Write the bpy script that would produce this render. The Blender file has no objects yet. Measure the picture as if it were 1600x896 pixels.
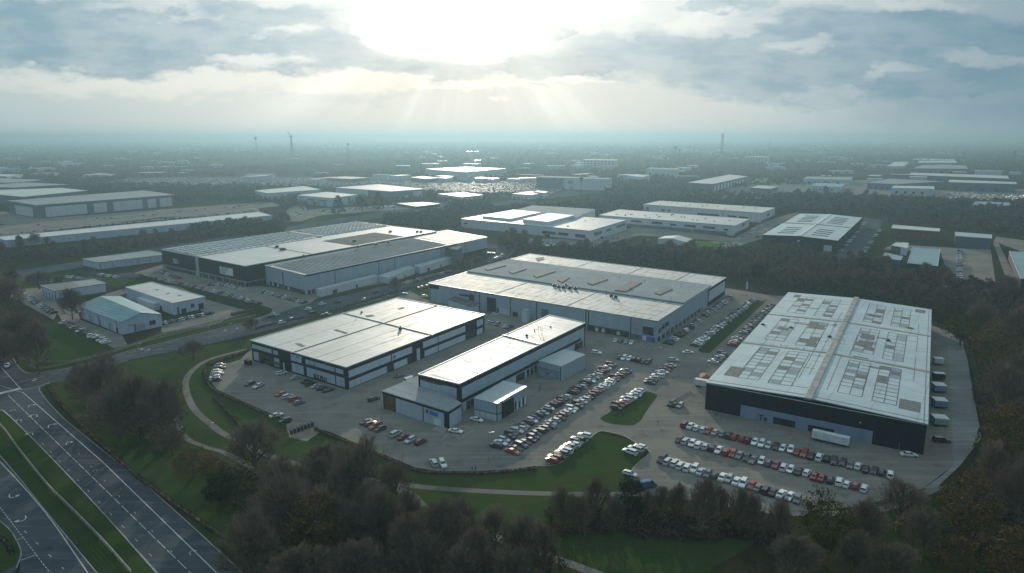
import bpy, math, random
import numpy as np
from mathutils import Vector, Matrix
from mathutils.geometry import tessellate_polygon
random.seed(7); rng = np.random.default_rng(7)
SC = bpy.context.scene
COL = SC.collection
# ---------------------------------------------------------------- camera model (24 mm drone lens, 120 m up)
F = 1066.7; H = 120.0; PIT = math.atan((448 - 214) / F); CP, SP = math.cos(PIT), math.sin(PIT)
EXPO = 0.75
def ray(px, py):
    dx = (px - 800) / F; dy = (448 - py) / F
    return dx, CP + dy * SP, -SP + dy * CP
def G(px, py, z=0.0):
    X, Y, Z = ray(px, py); t = (z - H) / Z
    return (X * t, Y * t)
def hgt(px, pt, pb):
    x, y = G(px, pb); X, Y, Z = ray(px, pt)
    return H + Z * y / Y
def ppm(y, z=0.0):
    return F / (y * CP + (H - z) * SP)
def proj(x, y, z=0.0):
    f = y * CP - (z - H) * SP
    return 800 + F * x / f, 448 - F * (y * SP + (z - H) * CP) / f
def inpoly(x, y, P):
    c = False; n = len(P)
    for i in range(n):
        x1, y1 = P[i]; x2, y2 = P[i - 1]
        if (y1 > y) != (y2 > y) and x < (x2 - x1) * (y - y1) / (y2 - y1) + x1: c = not c
    return c
# ---------------------------------------------------------------- node helpers
class NT:
    def __init__(s, tree): s.t = tree; s.n = tree.nodes; s.l = tree.links; s.n.clear()
    def new(s, kind, **kw):
        n = s.n.new(kind)
        for k, v in kw.items(): setattr(n, k, v)
        return n
    def put(s, sock, v):
        if isinstance(v, bpy.types.NodeSocket): s.l.new(v, sock)
        elif v is not None: sock.default_value = v
    def m(s, op, a, b=None, c=None, clamp=False):
        n = s.new('ShaderNodeMath', operation=op, use_clamp=clamp)
        s.put(n.inputs[0], a); s.put(n.inputs[1], b)
        if c is not None: s.put(n.inputs[2], c)
        return n.outputs[0]
    def v(s, op, a, b=None, out=0):
        n = s.new('ShaderNodeVectorMath', operation=op)
        s.put(n.inputs[0], a)
        if op == 'SCALE': s.put(n.inputs[3], b)
        elif b is not None: s.put(n.inputs[1], b)
        return n.outputs[out]
    def dot(s, a, b): return s.v('DOT_PRODUCT', a, b, 1)
    def noise(s, vec, scale, detail=3, rough=.55, dist=0.0, out='Fac'):
        n = s.new('ShaderNodeTexNoise'); s.put(n.inputs['Vector'], vec)
        n.inputs['Scale'].default_value = scale; n.inputs['Detail'].default_value = detail
        n.inputs['Roughness'].default_value = rough; n.inputs['Distortion'].default_value = dist
        return n.outputs[out]
    def ramp(s, f, lo, hi, smooth=True):
        n = s.new('ShaderNodeMapRange'); n.interpolation_type = 'SMOOTHSTEP' if smooth else 'LINEAR'
        s.put(n.inputs['Value'], f); n.inputs['From Min'].default_value = lo; n.inputs['From Max'].default_value = hi
        return n.outputs['Result']
    def mix(s, f, a, b, mode='MIX'):
        n = s.new('ShaderNodeMix', data_type='RGBA', blend_type=mode)
        s.put(n.inputs[0], f)
        for i, x in ((6, a), (7, b)):
            s.put(n.inputs[i], (*x, 1) if isinstance(x, tuple) and len(x) == 3 else x)
        return n.outputs[2]
    def mapping(s, vec, rot=(0, 0, 0), scale=(1, 1, 1), loc=(0, 0, 0)):
        n = s.new('ShaderNodeMapping'); s.put(n.inputs[0], vec)
        n.inputs['Rotation'].default_value = rot; n.inputs['Scale'].default_value = scale; n.inputs['Location'].default_value = loc
        return n.outputs[0]
    def obj(s): return s.new('ShaderNodeTexCoord').outputs['Object']
    def pos(s): return s.new('ShaderNodeNewGeometry').outputs['Position']
    def bsdf(s, col, rough=.7, metal=0.0, spec=.5, bump=None, bstr=.3, bdist=.05, coat=0.0):
        b = s.new('ShaderNodeBsdfPrincipled')
        s.put(b.inputs['Base Color'], (*col, 1) if isinstance(col, tuple) and len(col) == 3 else col)
        s.put(b.inputs['Roughness'], rough); s.put(b.inputs['Metallic'], metal)
        b.inputs['Specular IOR Level'].default_value = spec; b.inputs['Coat Weight'].default_value = coat
        if bump is not None:
            bn = s.new('ShaderNodeBump'); s.put(bn.inputs['Height'], bump)
            bn.inputs['Strength'].default_value = bstr; bn.inputs['Distance'].default_value = bdist
            s.l.new(bn.outputs[0], b.inputs['Normal'])
        o = s.new('ShaderNodeOutputMaterial'); s.l.new(b.outputs[0], o.inputs[0]); return b
def newmat(name):
    m = bpy.data.materials.new(name); m.use_nodes = True
    return m, NT(m.node_tree)
def vary(name, c1, c2, scale=.3, rough=.8, spec=.3, detail=4, metal=0., lo=.35, hi=.65, bump=0.0, fine=0.0, stretch=(1, 1, 1), world=True):
    m, t = newmat(name); p = t.pos() if world else t.obj()
    q = t.mapping(p, scale=stretch)
    f = t.ramp(t.noise(q, scale, detail), lo, hi)
    c = t.mix(f, c1, c2)
    if fine:
        g = t.ramp(t.noise(p, fine, 2), .3, .7); c = t.mix(t.m('MULTIPLY', g, .35), c, tuple(x * .55 for x in c1))
    t.bsdf(c, rough, metal, spec, t.noise(p, fine or scale * 6, 2) if bump else None, .5, bump or .05)
    return m
def roofmat(name, c1, c2, ang, scrib=0.0, rib=1.0, ribamp=.06, rough=.55, streak=(.28, .27, .24), samt=.35, seam=6.0, along=True, metal=0.0, patch=0.25):
    """Sheet metal roof: ribs, lapped seams, rust and damp streaks running down the sheets."""
    m, t = newmat(name)
    p = t.mapping(t.pos(), rot=(0, 0, math.radians(-ang)))       # x runs along the frontage, y into the depth
    # VectorMapping 'POINT' rotates the point, so x' is along the building axis
    sx = t.new('ShaderNodeSeparateXYZ'); t.l.new(p, sx.inputs[0]); X, Y = sx.outputs[0], sx.outputs[1]
    a, b = (X, Y) if along else (Y, X)
    ribs = t.m('SINE', t.m('MULTIPLY', b, 2 * math.pi / rib))
    sc = (1, .08, 1) if along else (.08, 1, 1)
    st = t.ramp(t.noise(t.mapping(p, scale=(sc[1], sc[0], 1)), .9, 5, .6), .48, .72)
    big = t.noise(p, .035, 4, .6)
    c = t.mix(t.ramp(big, .38, .62), c1, c2)
    tone = t.noise(t.mapping(p, scale=(.02, .5, 1) if along else (.5, .02, 1)), .9, 0)   # sheet to sheet tone
    c = t.mix(t.m('MULTIPLY', t.ramp(tone, .35, .65), .28), c, tuple(x * .72 for x in c1))
    dirt = t.ramp(t.noise(p, .16, 6, .7), .57, .74)
    c = t.mix(t.m('MULTIPLY', dirt, patch), c, streak)
    c = t.mix(t.m('MULTIPLY', st, samt), c, streak)
    fr = t.m('FRACT', t.m('MULTIPLY', a, 1 / seam)); line = t.m('LESS_THAN', fr, .14 / seam * 1.6)
    c = t.mix(t.m('MULTIPLY', line, .55), c, (.12, .12, .12))
    if ribamp: c = t.mix(t.m('MULTIPLY', t.ramp(ribs, .55, 1.0), .22), c, tuple(x * .5 for x in c1))
    if scrib:
        la = t.m('LESS_THAN', t.m('FRACT', t.m('MULTIPLY', X, .19)), .16); lb = t.m('LESS_THAN', t.m('FRACT', t.m('MULTIPLY', Y, .09)), .16)
        g1 = t.m('GREATER_THAN', t.noise(t.mapping(p, scale=(.1, .1, 1), loc=(3, 1, 0)), 1.0, 2), .5); g2 = t.m('GREATER_THAN', t.noise(t.mapping(p, scale=(.08, .1, 1)), 1.0, 2), .52)
        sc_ = t.m('MAXIMUM', t.m('MULTIPLY', la, g1), t.m('MULTIPLY', lb, g2)); c = t.mix(t.m('MULTIPLY', sc_, scrib), c, (.2, .14, .09))
    r = t.m('ADD', rough, t.m('MULTIPLY', t.m('ADD', st, dirt), .18))
    t.bsdf(c, r, metal, .16 if rough < .8 else .03, ribs if ribamp else big, .35, ribamp or .03)
    return m
def wallmat(name, c, ang=None, rib=.45, rough=.55, dirt=.25, dc=(.1, .1, .09), spec=.35):
    m, t = newmat(name); p = t.pos()
    sx = t.new('ShaderNodeSeparateXYZ'); t.l.new(p, sx.inputs[0])
    d = t.m('ADD', sx.outputs[0], sx.outputs[1])
    ribs = t.m('SINE', t.m('MULTIPLY', d, 2 * math.pi / rib))
    n = t.noise(t.mapping(p, scale=(1, 1, .12)), .5, 5, .6)
    col = t.mix(t.m('MULTIPLY', t.ramp(n, .45, .75), dirt), c, dc)
    n2 = t.noise(t.mapping(p, scale=(.25, .25, .02)), .9, 0)
    col = t.mix(t.m('MULTIPLY', t.ramp(n2, .35, .65), .18), col, tuple(x * .7 for x in c))
    t.bsdf(col, rough, 0, spec, ribs, .3, .04); return m
MT = {}
# painted steel, cladding, glass
MT['pale'] = wallmat('pale_cladding', (.42, .52, .62))
MT['paler'] = wallmat('white_cladding', (.55, .6, .64))
MT['grey'] = wallmat('grey_cladding', (.32, .41, .48))
MT['dark'] = wallmat('charcoal_cladding', (.01, .016, .026), rough=.7, dirt=.25, dc=(.03, .035, .04), spec=.12)
MT['mid'] = wallmat('blue_grey_cladding', (.09, .13, .17))
MT['bluegrey'] = wallmat('slate_blue_cladding', (.22, .3, .42))
MT['brick'] = vary('weathered_brick', (.2, .1, .06), (.07, .04, .03), .7, .9, .2, fine=4)
MT['glass'] = None
m, t = newmat('dark_window_glass'); t.bsdf(t.mix(t.ramp(t.noise(t.pos(), .35, 1), .4, .6), (.012, .018, .024), (.04, .05, .06)), .12, 0, .6); MT['glass'] = m
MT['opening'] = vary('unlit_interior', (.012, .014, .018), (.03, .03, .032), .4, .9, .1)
MT['door'] = wallmat('roller_door', (.3, .34, .38), rib=.3)
MT['trim'] = vary('white_metal_trim', (.62, .64, .63), (.5, .52, .52), .3, .45, .4)
MT['darkmetal'] = vary('dark_metal', (.03, .035, .04), (.06, .065, .07), .8, .5, .4)
MT['steel'] = vary('galvanised_steel', (.28, .3, .32), (.4, .42, .43), .8, .4, .5, metal=.4)
MT['signwhite'] = vary('sign_white', (.7, .74, .76), (.55, .6, .64), .5, .5, .4)
MT['signblue'] = vary('sign_blue', (.02, .14, .5), (.03, .2, .55), .5, .4, .4)
MT['red'] = vary('red_plastic', (.4, .03, .02), (.28, .03, .02), 1, .5, .4)
MT['orange'] = vary('rusty_orange', (.3, .1, .04), (.15, .06, .04), 1, .8, .3)
MT['wood'] = vary('weathered_timber', (.3, .28, .24), (.16, .15, .13), 1.5, .85, .2)
MT['concrete'] = vary('concrete', (.3, .3, .28), (.2, .2, .19), .3, .85, .25, fine=3)
R35 = -35.5
MT['r_white'] = roofmat('roof_white_sheet', (.5, .53, .52), (.42, .45, .44), R35, rib=1.0, ribamp=.05, seam=9, along=False)
MT['r_white2'] = roofmat('roof_cream_sheet', (.5, .54, .55), (.42, .45, .45), R35, rib=1.2, ribamp=.05, seam=12, samt=.45, along=True)
MT['r_rust'] = roofmat('roof_white_stained', (.5, .53, .54), (.42, .45, .45), R35, scrib=.75, rib=1.2, ribamp=.04, seam=7, rough=.7, streak=(.26, .2, .14), samt=.55, along=False, patch=.6)
MT['r_grey'] = roofmat('roof_grey_membrane', (.28, .32, .335), (.23, .265, .28), R35, rib=2.2, ribamp=.02, seam=14, rough=.95, streak=(.13, .14, .14), samt=.35, patch=.6)
MT['r_dgrey'] = roofmat('roof_dark_felt', (.11, .125, .135), (.08, .09, .1), R35, rib=2.2, ribamp=.01, seam=18, rough=.95, streak=(.08, .08, .08), samt=.4, patch=.5)
MT['r_worn'] = roofmat('roof_worn_white', (.42, .52, .55), (.35, .44, .48), R35, rib=1.3, ribamp=.03, seam=16, rough=.7, streak=(.2, .2, .17), samt=.3, patch=.45)
MT['r_saw'] = roofmat('roof_ribbed_fibre', (.5, .52, .52), (.4, .42, .43), R35, rib=3.1, ribamp=.5, seam=5.0, streak=(.1, .1, .1), samt=.4, patch=.5)
MT['r_saw2'] = roofmat('roof_ribbed_beige', (.42, .45, .44), (.35, .37, .36), R35, rib=2.6, ribamp=.35, seam=6.0, streak=(.14, .13, .11), samt=.3)
MT['r_teal'] = roofmat('roof_blue_green_sheet', (.2, .32, .36), (.17, .28, .31), R35, rib=2.4, ribamp=.12, seam=30, samt=.2)
MT['r_moss'] = roofmat('roof_mossy_sheet', (.16, .18, .15), (.12, .14, .11), R35, rib=2.4, ribamp=.08, seam=30, samt=.2)
MT['r_steel'] = roofmat('roof_grey_steel', (.4, .46, .48), (.34, .4, .42), R35, rib=.9, ribamp=.03, seam=8, samt=.2, rough=.35, along=False)
MT['r_patch'] = vary('roof_repair_patch', (.15, .175, .18), (.09, .105, .11), 1.1, .9, .2, fine=3)
MT['r_cap'] = vary('stained_ridge_capping', (.31, .32, .3), (.17, .18, .165), .22, .7, .3, fine=1.4)
MT['r_line'] = vary('roof_joint', (.07, .075, .08), (.13, .13, .13), .5, .8, .2)
MT['asphalt'] = None
def asphalt(name, c1, c2, tracks=.4):
    m, t = newmat(name); p = t.pos()
    f = t.ramp(t.noise(p, .035, 5, .6), .35, .65)
    c = t.mix(f, c1, c2)
    q = t.mapping(p, rot=(0, 0, math.radians(-57)), scale=(.05, 1, 1))
    c = t.mix(t.m('MULTIPLY', t.ramp(t.noise(q, .45, 3), .5, .68), tracks), c, tuple(x * 1.35 for x in c2))
    c = t.mix(t.m('MULTIPLY', t.ramp(t.noise(p, .09, 7, .72), .52, .66), .5), c, tuple(x * .55 for x in c1))
    c = t.mix(t.m('MULTIPLY', t.ramp(t.noise(p, 3.0, 2), .4, .7), .2), c, tuple(x * 1.5 for x in c1))
    t.bsdf(c, 1, 0, .0, t.noise(p, 2.5, 3), .25, .03); return m
MT['asphalt'] = asphalt('car_park_asphalt', (.145, .142, .132), (.205, .192, .168))
MT['road'] = asphalt('road_asphalt', (.052, .062, .076), (.078, .088, .1), .6)
MT['track'] = asphalt('concrete_track', (.15, .155, .155), (.22, .225, .22), .6)
MT['path'] = asphalt('footpath_surface', (.12, .12, .11), (.17, .16, .145), .3)
MT['gravel'] = vary('pale_gravel', (.24, .22, .18), (.14, .13, .11), .35, .95, .2, fine=2.5)
MT['paint'] = vary('road_paint', (.42, .44, .45), (.2, .21, .22), 1.3, .6, .4, lo=.5, hi=.75)
MT['kerb'] = vary('kerb_stone', (.3, .29, .26), (.2, .19, .17), .8, .85, .3)
MT['mud'] = vary('bare_earth', (.085, .075, .062), (.055, .05, .042), .12, 1, 0, fine=1.2)
def grassmat(name, c1, c2, c3):
    m, t = newmat(name); p = t.pos()
    c = t.mix(t.ramp(t.noise(p, .03, 5, .6), .35, .65), c1, c2)
    c = t.mix(t.m('MULTIPLY', t.ramp(t.noise(p, .12, 6, .7), .46, .66), .8), c, c3)
    q = t.mapping(p, rot=(0, 0, math.radians(30)), scale=(.15, 1, 1))
    c = t.mix(t.m('MULTIPLY', t.ramp(t.noise(q, .9, 3), .45, .7), .3), c, tuple(x * .6 for x in c1))
    c = t.mix(t.m('MULTIPLY', t.ramp(t.noise(p, 4.0, 2), .4, .7), .35), c, tuple(x * 1.5 for x in c2))
    t.bsdf(c, 1, 0, 0, t.noise(p, 3.0, 3), .6, .15); return m
MT['lawn'] = grassmat('mown_grass', (.028, .05, .015), (.038, .062, .019), (.05, .052, .026))
MT['pitch'] = grassmat('sports_grass', (.06, .1, .025), (.07, .115, .03), (.08, .1, .035))
# open ground: rough grass, leaf litter and, further out, a patchwork of fields
m, t = newmat('rough_ground'); p = t.pos()
near = t.mix(t.ramp(t.noise(p, .02, 5, .6), .4, .62), (.022, .034, .012), (.036, .032, .02))
near = t.mix(t.m('MULTIPLY', t.ramp(t.noise(p, .5, 5, .7), .45, .7), .6), near, (.022, .02, .014))
vo = t.new('ShaderNodeTexVoronoi'); t.l.new(t.mapping(p, scale=(1, .55, 1)), vo.inputs['Vector']); vo.inputs['Scale'].default_value = .0035
sv = t.new('ShaderNodeSeparateColor'); t.l.new(vo.outputs['Color'], sv.inputs[0])
fld = t.mix(sv.outputs[0], (.016, .022, .014), (.026, .032, .02)); fld = t.mix(t.m('GREATER_THAN', sv.outputs[1], .8), fld, (.042, .045, .034))
fld = t.mix(t.ramp(t.noise(p, .0025, 6, .65), .42, .56), fld, (.022, .026, .02))
sp = t.new('ShaderNodeSeparateXYZ'); t.l.new(p, sp.inputs[0])
c = t.mix(t.ramp(sp.outputs[1], 900, 1800), near, fld); t.bsdf(c, 1, 0, 0, t.noise(p, .8, 4), .5, .3); MT['ground'] = m
# tree materials
def treemat(name, c1, c2, trans=.15, rough=.9):
    m, t = newmat(name); oi = t.new('ShaderNodeObjectInfo'); p = t.obj()
    c = t.mix(t.ramp(t.noise(p, .45, 2), .35, .65), c1, c2)
    c = t.mix(t.m('MULTIPLY', oi.outputs['Random'], .5), c, tuple(x * .6 for x in c1))
    t.bsdf(c, 1, 0, 0); return m
MT['twig'] = treemat('bare_twigs', (.235, .185, .14), (.165, .138, .112))
MT['bark'] = treemat('bark', (.17, .135, .105), (.11, .095, .08))
MT['olive'] = treemat('olive_foliage', (.09, .09, .02), (.045, .06, .016))
MT['gold'] = treemat('turning_foliage', (.15, .1, .035), (.09, .072, .03))
MT['ever'] = treemat('evergreen_foliage', (.022, .042, .02), (.014, .026, .014))
MT['brown'] = treemat('brown_hedge_leaves', (.105, .082, .058), (.07, .06, .042))
MT['farwood'] = treemat('far_woodland', (.085, .075, .06), (.05, .053, .04))
# vehicles
m, t = newmat('car_paint'); oi = t.new('ShaderNodeObjectInfo')
t.bsdf(t.mix(t.m('MULTIPLY', t.ramp(t.noise(t.obj(), 1.5, 3), .4, .7), .12), oi.outputs['Color'], (.15, .14, .12)), .28, 0, .5, coat=.6); MT['car'] = m
m, t = newmat('car_glass'); t.bsdf(t.mix(t.noise(t.obj(), .8, 1), (.01, .013, .016), (.03, .035, .04)), .08, 0, .7); MT['carglass'] = m
MT['tyre'] = vary('tyre_rubber', (.015, .015, .015), (.03, .03, .03), 4, .8, .2)
MT['lens'] = vary('lamp_lens', (.6, .6, .58), (.5, .5, .5), 3, .2, .6)
# ---------------------------------------------------------------- mesh helpers
class MB:
    def __init__(s): s.v = []; s.f = []; s.mi = []
    def add(s, vs, fs, mi=0):
        o = len(s.v); s.v += [tuple(map(float, v)) for v in vs]
        s.f += [tuple(i + o for i in f) for f in fs]; s.mi += [mi] * len(fs); return s
    def prism(s, pts, z0, z1, mi=0, cap=True):
        """pts CCW; z0, z1 numbers or lists."""
        n = len(pts); a = z0 if isinstance(z0, (list, tuple)) else [z0] * n; b = z1 if isinstance(z1, (list, tuple)) else [z1] * n
        vs = [(p[0], p[1], a[i]) for i, p in enumerate(pts)] + [(p[0], p[1], b[i]) for i, p in enumerate(pts)]
        fs = [(i, (i + 1) % n, n + (i + 1) % n, n + i) for i in range(n)]
        if cap: fs += [tuple(range(n - 1, -1, -1)), tuple(range(n, 2 * n))]
        return s.add(vs, fs, mi)
    def box(s, x0, y0, z0, x1, y1, z1, mi=0): return s.prism([(x0, y0), (x1, y0), (x1, y1), (x0, y1)], z0, z1, mi)
    def tube(s, a, b, r0, r1, n=6, mi=0, cap=False):
        a = Vector(a); b = Vector(b); d = (b - a)
        if d.length < 1e-6: return s
        d.normalize(); u = d.orthogonal().normalized(); w = d.cross(u)
        vs = []
        for c, r in ((a, r0), (b, r1)):
            for k in range(n):
                t_ = 2 * math.pi * k / n; vs.append(c + u * math.cos(t_) * r + w * math.sin(t_) * r)
        fs = [(k, (k + 1) % n, n + (k + 1) % n, n + k) for k in range(n)]
        if cap: fs += [tuple(range(n - 1, -1, -1)), tuple(range(n, 2 * n))]
        return s.add(vs, fs, mi)
    def mesh(s, name, mats, off=(0, 0, 0), smooth=False):
        me = bpy.data.meshes.new(name)
        me.from_pydata([(v[0] - off[0], v[1] - off[1], v[2] - off[2]) for v in s.v], [], s.f)
        for m_ in (mats if isinstance(mats, (list, tuple)) else [mats]): me.materials.append(m_)
        if any(s.mi): me.polygons.foreach_set('material_index', s.mi)
        if smooth: me.polygons.foreach_set('use_smooth', [True] * len(me.polygons))
        me.update(); return me
    def build(s, name, mats, parent=None, off=(0, 0, 0), smooth=False):
        return link(name, s.mesh(name, mats, off, smooth), parent)
def link(name, data, parent=None, loc=None, rz=0):
    o = bpy.data.objects.new(name, data); COL.objects.link(o)
    if parent: o.parent = parent
    if loc: o.location = loc
    if rz: o.rotation_euler = (0, 0, rz)
    return o
def tag(o, label, cat=None, group=None, kind=None):
    if label: o['label'] = label
    if cat: o['category'] = cat
    if group: o['group'] = group
    if kind: o['kind'] = kind
    return o
def empty(name, label, cat, loc=(0, 0, 0), rz=0, group=None):
    return tag(link(name, None, None, loc, rz), label, cat, group)
# ---------------------------------------------------------------- ground, roads, paths (sheets)
def spline(P, n=8):
    P = [Vector((p[0], p[1])) for p in P]; out = []
    for i in range(len(P) - 1):
        p0 = P[i - 1] if i else P[0] * 2 - P[1]; p1, p2 = P[i], P[i + 1]
        p3 = P[i + 2] if i + 2 < len(P) else P[-1] * 2 - P[-2]
        for k in range(n):
            t_ = k / n
            out.append(.5 * ((2 * p1) + (p2 - p0) * t_ + (2 * p0 - 5 * p1 + 4 * p2 - p3) * t_ ** 2 + (3 * p1 - p0 - 3 * p2 + p3) * t_ ** 3))
    out.append(P[-1]); return out
def gp(P, n=0):
    Q = [G(*p) for p in P]
    return spline(Q, n) if n else [Vector(q) for q in Q]
def sheet(name, P, z, mat, kind='structure', label=None, smooth=0):
    Q = [Vector(G(*p)) for p in P]
    if smooth: Q = spline(Q + [Q[0]], smooth)[:-1]
    tri = tessellate_polygon([[Vector((q.x, q.y, 0)) for q in Q]])
    fs = []
    for a, b, c in tri:
        A, B, C_ = Q[a], Q[b], Q[c]
        fs.append((a, b, c) if (B - A).cross(C_ - A) > 0 else (a, c, b))
    me = bpy.data.meshes.new(name); me.from_pydata([(q.x, q.y, z) for q in Q], [], fs); me.materials.append(mat)
    o = link(name, me); return tag(o, label, kind=kind)
def stripmesh(mb, Q, w, z0, z1=None, mi=0):
    """ribbon of width w along Q; with z1 a solid bar."""
    n = len(Q); L = []; R_ = []
    for i, q in enumerate(Q):
        d = (Q[min(i + 1, n - 1)] - Q[max(i - 1, 0)]).normalized(); nn = Vector((-d.y, d.x)) * w / 2
        L.append(q + nn); R_.append(q - nn)
    o = len(mb.v)
    if z1 is None:
        mb.add([(p.x, p.y, z0) for p in L] + [(p.x, p.y, z0) for p in R_], [(n + i, n + i + 1, i + 1, i) for i in range(n - 1)], mi)
    else:
        vs = [(p.x, p.y, z) for z in (z0, z1) for S in (L, R_) for p in S]
        fs = []
        for i in range(n - 1):
            fs += [(3 * n + i, 3 * n + i + 1, 2 * n + i + 1, 2 * n + i), (i, 2 * n + i, 2 * n + i + 1, i + 1), (n + i + 1, 3 * n + i + 1, 3 * n + i, n + i)]
        fs += [(0, n, 3 * n, 2 * n), (n - 1, 3 * n - 1, 4 * n - 1, 2 * n - 1)]
        mb.add(vs, fs, mi)
def strip(name, P, w, z, mat, n=8, kind='structure'):
    mb = MB(); stripmesh(mb, gp(P, n) if n else gp(P), w, z); return tag(mb.build(name, mat), None, kind=kind)
# one ground sheet to the horizon, with low hills far out
xs = [-60000, -42000, -30000, -22000, -16000, -11000, -7000, -4000, -2000, -800, 0, 800, 2000, 4000, 7000, 11000, 16000, 22000, 30000, 42000, 60000]
ys = [-3000, -800, 0, 400, 900, 1500, 2500, 4000, 6000, 9000, 13000, 18000]
hx = np.linspace(-60000, 60000, 121); hy = np.linspace(20000, 34000, 22)
mb = MB(); n = len(xs)
mb.add([(x, y, 0) for y in ys for x in xs], [(j * n + i, j * n + i + 1, (j + 1) * n + i + 1, (j + 1) * n + i) for j in range(len(ys) - 1) for i in range(n - 1)])
def hillz(x, y):
    e = math.exp(-((y - 27000) / 3500) ** 2)
    return e * (95 + 22 * math.sin(x / 5200 + .6) + 16 * math.sin(x / 2300) + 9 * math.sin(x / 1100 + 2) + (22 if -16000 < x < -7000 else 0) * math.sin((x + 16000) / 9000 * math.pi) ** 2)
mb.build('ground', MT['ground'])['kind'] = 'structure'
mb = MB(); n = len(hx); yy = [18000] + list(hy)
mb.add([(x, y, 0 if j == 0 else hillz(x, y)) for j, y in enumerate(yy) for x in hx], [(j * n + i, j * n + i + 1, (j + 1) * n + i + 1, (j + 1) * n + i) for j in range(len(yy) - 1) for i in range(n - 1)])
mb.build('hills', MT['ground'], smooth=True)['kind'] = 'structure'

MAIN = [(376, 562), (345, 572), (329, 581), (326, 592), (339, 609), (391, 633), (429, 649), (455, 660), (492, 668), (520, 677), (560, 695), (605, 713), (631, 723), (648, 731), (681, 736),
        (740, 737), (800, 734), (840, 728), (873, 724), (899, 703), (919, 688), (930, 678), (940, 674), (958, 677), (973, 681), (987, 688), (1000, 698), (1016, 707), (1003, 719), (990, 731),
        (984, 745), (1000, 765), (1060, 780), (1140, 791), (1250, 800), (1340, 792), (1420, 772), (1445, 762), (1489, 728), (1487, 647), (1484, 580), (1479, 530), (1455, 508), (1380, 480), (1232, 463), (1205, 462), (1145, 452),
        (1060, 440), (800, 402), (745, 430), (670, 470), (640, 455), (618, 466), (500, 500), (392, 545)]
sheet('lawn', [(60, 612), (66, 604), (80, 598), (115, 594), (200, 565), (275, 550), (327, 540), (392, 530), (470, 505), (543, 484), (612, 463), (668, 446), (800, 402), (670, 470), (500, 545), (391, 560), (330, 600), (460, 668), (560, 700), (648, 735), (800, 738),
      (873, 726), (930, 676), (990, 690), (1016, 707), (990, 735), (980, 790), (1000, 815), (1180, 850), (1100, 896), (386, 902), (230, 760), (100, 655)], .03, MT['lawn'])
sheet('lawn', [(0, 640), (15, 651), (60, 695), (150, 790), (250, 900), (158, 904), (60, 785), (0, 712)], .03, MT['lawn'])
sheet('lawn', [(0, 815), (18, 832), (32, 862), (24, 884), (-20, 905), (-90, 860)], .14, MT['lawn'], smooth=0)
sheet('lawn', [(48, 585), (32, 577), (20, 560), (30, 520), (90, 500), (180, 545), (250, 520), (330, 490), (345, 500), (355, 482), (400, 497), (275, 529), (125, 571)], .03, MT['lawn'])
sheet('lawn', [(62, 437), (120, 423), (150, 424), (215, 441), (240, 447), (190, 452), (168, 445), (100, 432)], .03, MT['lawn'])
sheet('lawn', [(0, 425), (55, 430), (60, 460), (30, 470), (0, 470)], .03, MT['lawn'])
sheet('lawn', [(465, 345), (560, 330), (620, 333), (600, 343), (540, 347), (480, 352)], .03, MT['lawn'])
sheet('lawn', [(520, 338), (640, 325), (720, 320), (690, 333), (600, 345)], .03, MT['lawn'])
sheet('lawn', [(405, 352), (450, 348), (466, 338), (450, 335), (440, 345)], .03, MT['lawn'])
sheet('lawn', [(760, 312), (840, 316), (930, 312), (860, 322), (780, 326)], .03, MT['lawn'])
sheet('sports_pitch', [(1080, 377), (1144, 377), (1110, 394), (1078, 396)], .05, MT['pitch'])
sheet('car_park', MAIN, .06, MT['asphalt'])
sheet('car_park', [(252, 414), (205, 428), (240, 434), (321, 455), (403, 476), (427, 483), (421, 491), (385, 503), (400, 510), (481, 476), (497, 466), (560, 450), (605, 442), (580, 430), (480, 455), (380, 445)], .045, MT['asphalt'])
sheet('road', [(32, 577), (50, 584), (90, 578), (125, 572), (200, 550), (275, 530), (400, 500), (481, 475), (543, 461), (605, 446), (710, 422), (760, 406), (775, 396), (775, 389), (740, 388), (740, 380), (800, 384), (806, 392), (795, 402), (760, 412),
      (719, 430), (666, 445), (623, 461), (516, 489), (461, 505), (400, 521), (327, 538), (275, 549), (200, 563), (115, 592), (80, 597), (66, 603), (62, 611), (100, 655), (230, 760), (386, 902), (252, 902), (150, 790), (60, 695), (15, 651), (0, 640), (-60, 600), (-60, 500), (0, 545)], .05, MT['road'])
sheet('road', [(-80, 640), (0, 712), (60, 785), (158, 904), (30, 905), (33, 862), (20, 832), (0, 815), (-90, 760)], .05, MT['road'])
sheet('road', [(-90, 760), (0, 815), (18, 832), (33, 862), (26, 890), (10, 910), (-60, 960), (-90, 900)], .046, MT['road'])
# left industrial estate
sheet('car_park', [(26, 452), (60, 470), (92, 492), (100, 510), (130, 515), (178, 545), (200, 540), (190, 524), (126, 500), (118, 478), (165, 460), (200, 449), (240, 449), (275, 445), (318, 467), (375, 483), (398, 487), (350, 500), (340, 507), (252, 520), (252, 510), (322, 488), (270, 470), (205, 455), (120, 490), (60, 450)], .045, MT['asphalt'])
sheet('road', [(5, 432), (20, 424), (130, 408), (260, 385), (430, 358), (600, 330), (770, 317), (960, 290), (960, 294), (775, 322), (620, 337), (440, 366), (250, 398), (130, 418), (40, 432), (60, 438), (165, 431), (205, 426), (230, 432), (160, 436), (50, 444)], .05, MT['road'])
sheet('car_park', [(15, 463), (26, 452), (90, 488), (84, 500)], .052, MT['asphalt'])
sheet('footpath', [(18, 458), (78, 448), (80, 453), (25, 464)], .055, MT['gravel'])
sheet('bare_ground', [(20, 355), (70, 345), (160, 340), (300, 327), (330, 325), (300, 332), (180, 343), (60, 362)], .03, MT['mud'])
sheet('car_park', [(0, 352), (60, 346), (280, 326), (400, 322), (410, 335), (250, 340), (100, 358), (0, 372)], .04, MT['asphalt'])
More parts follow.
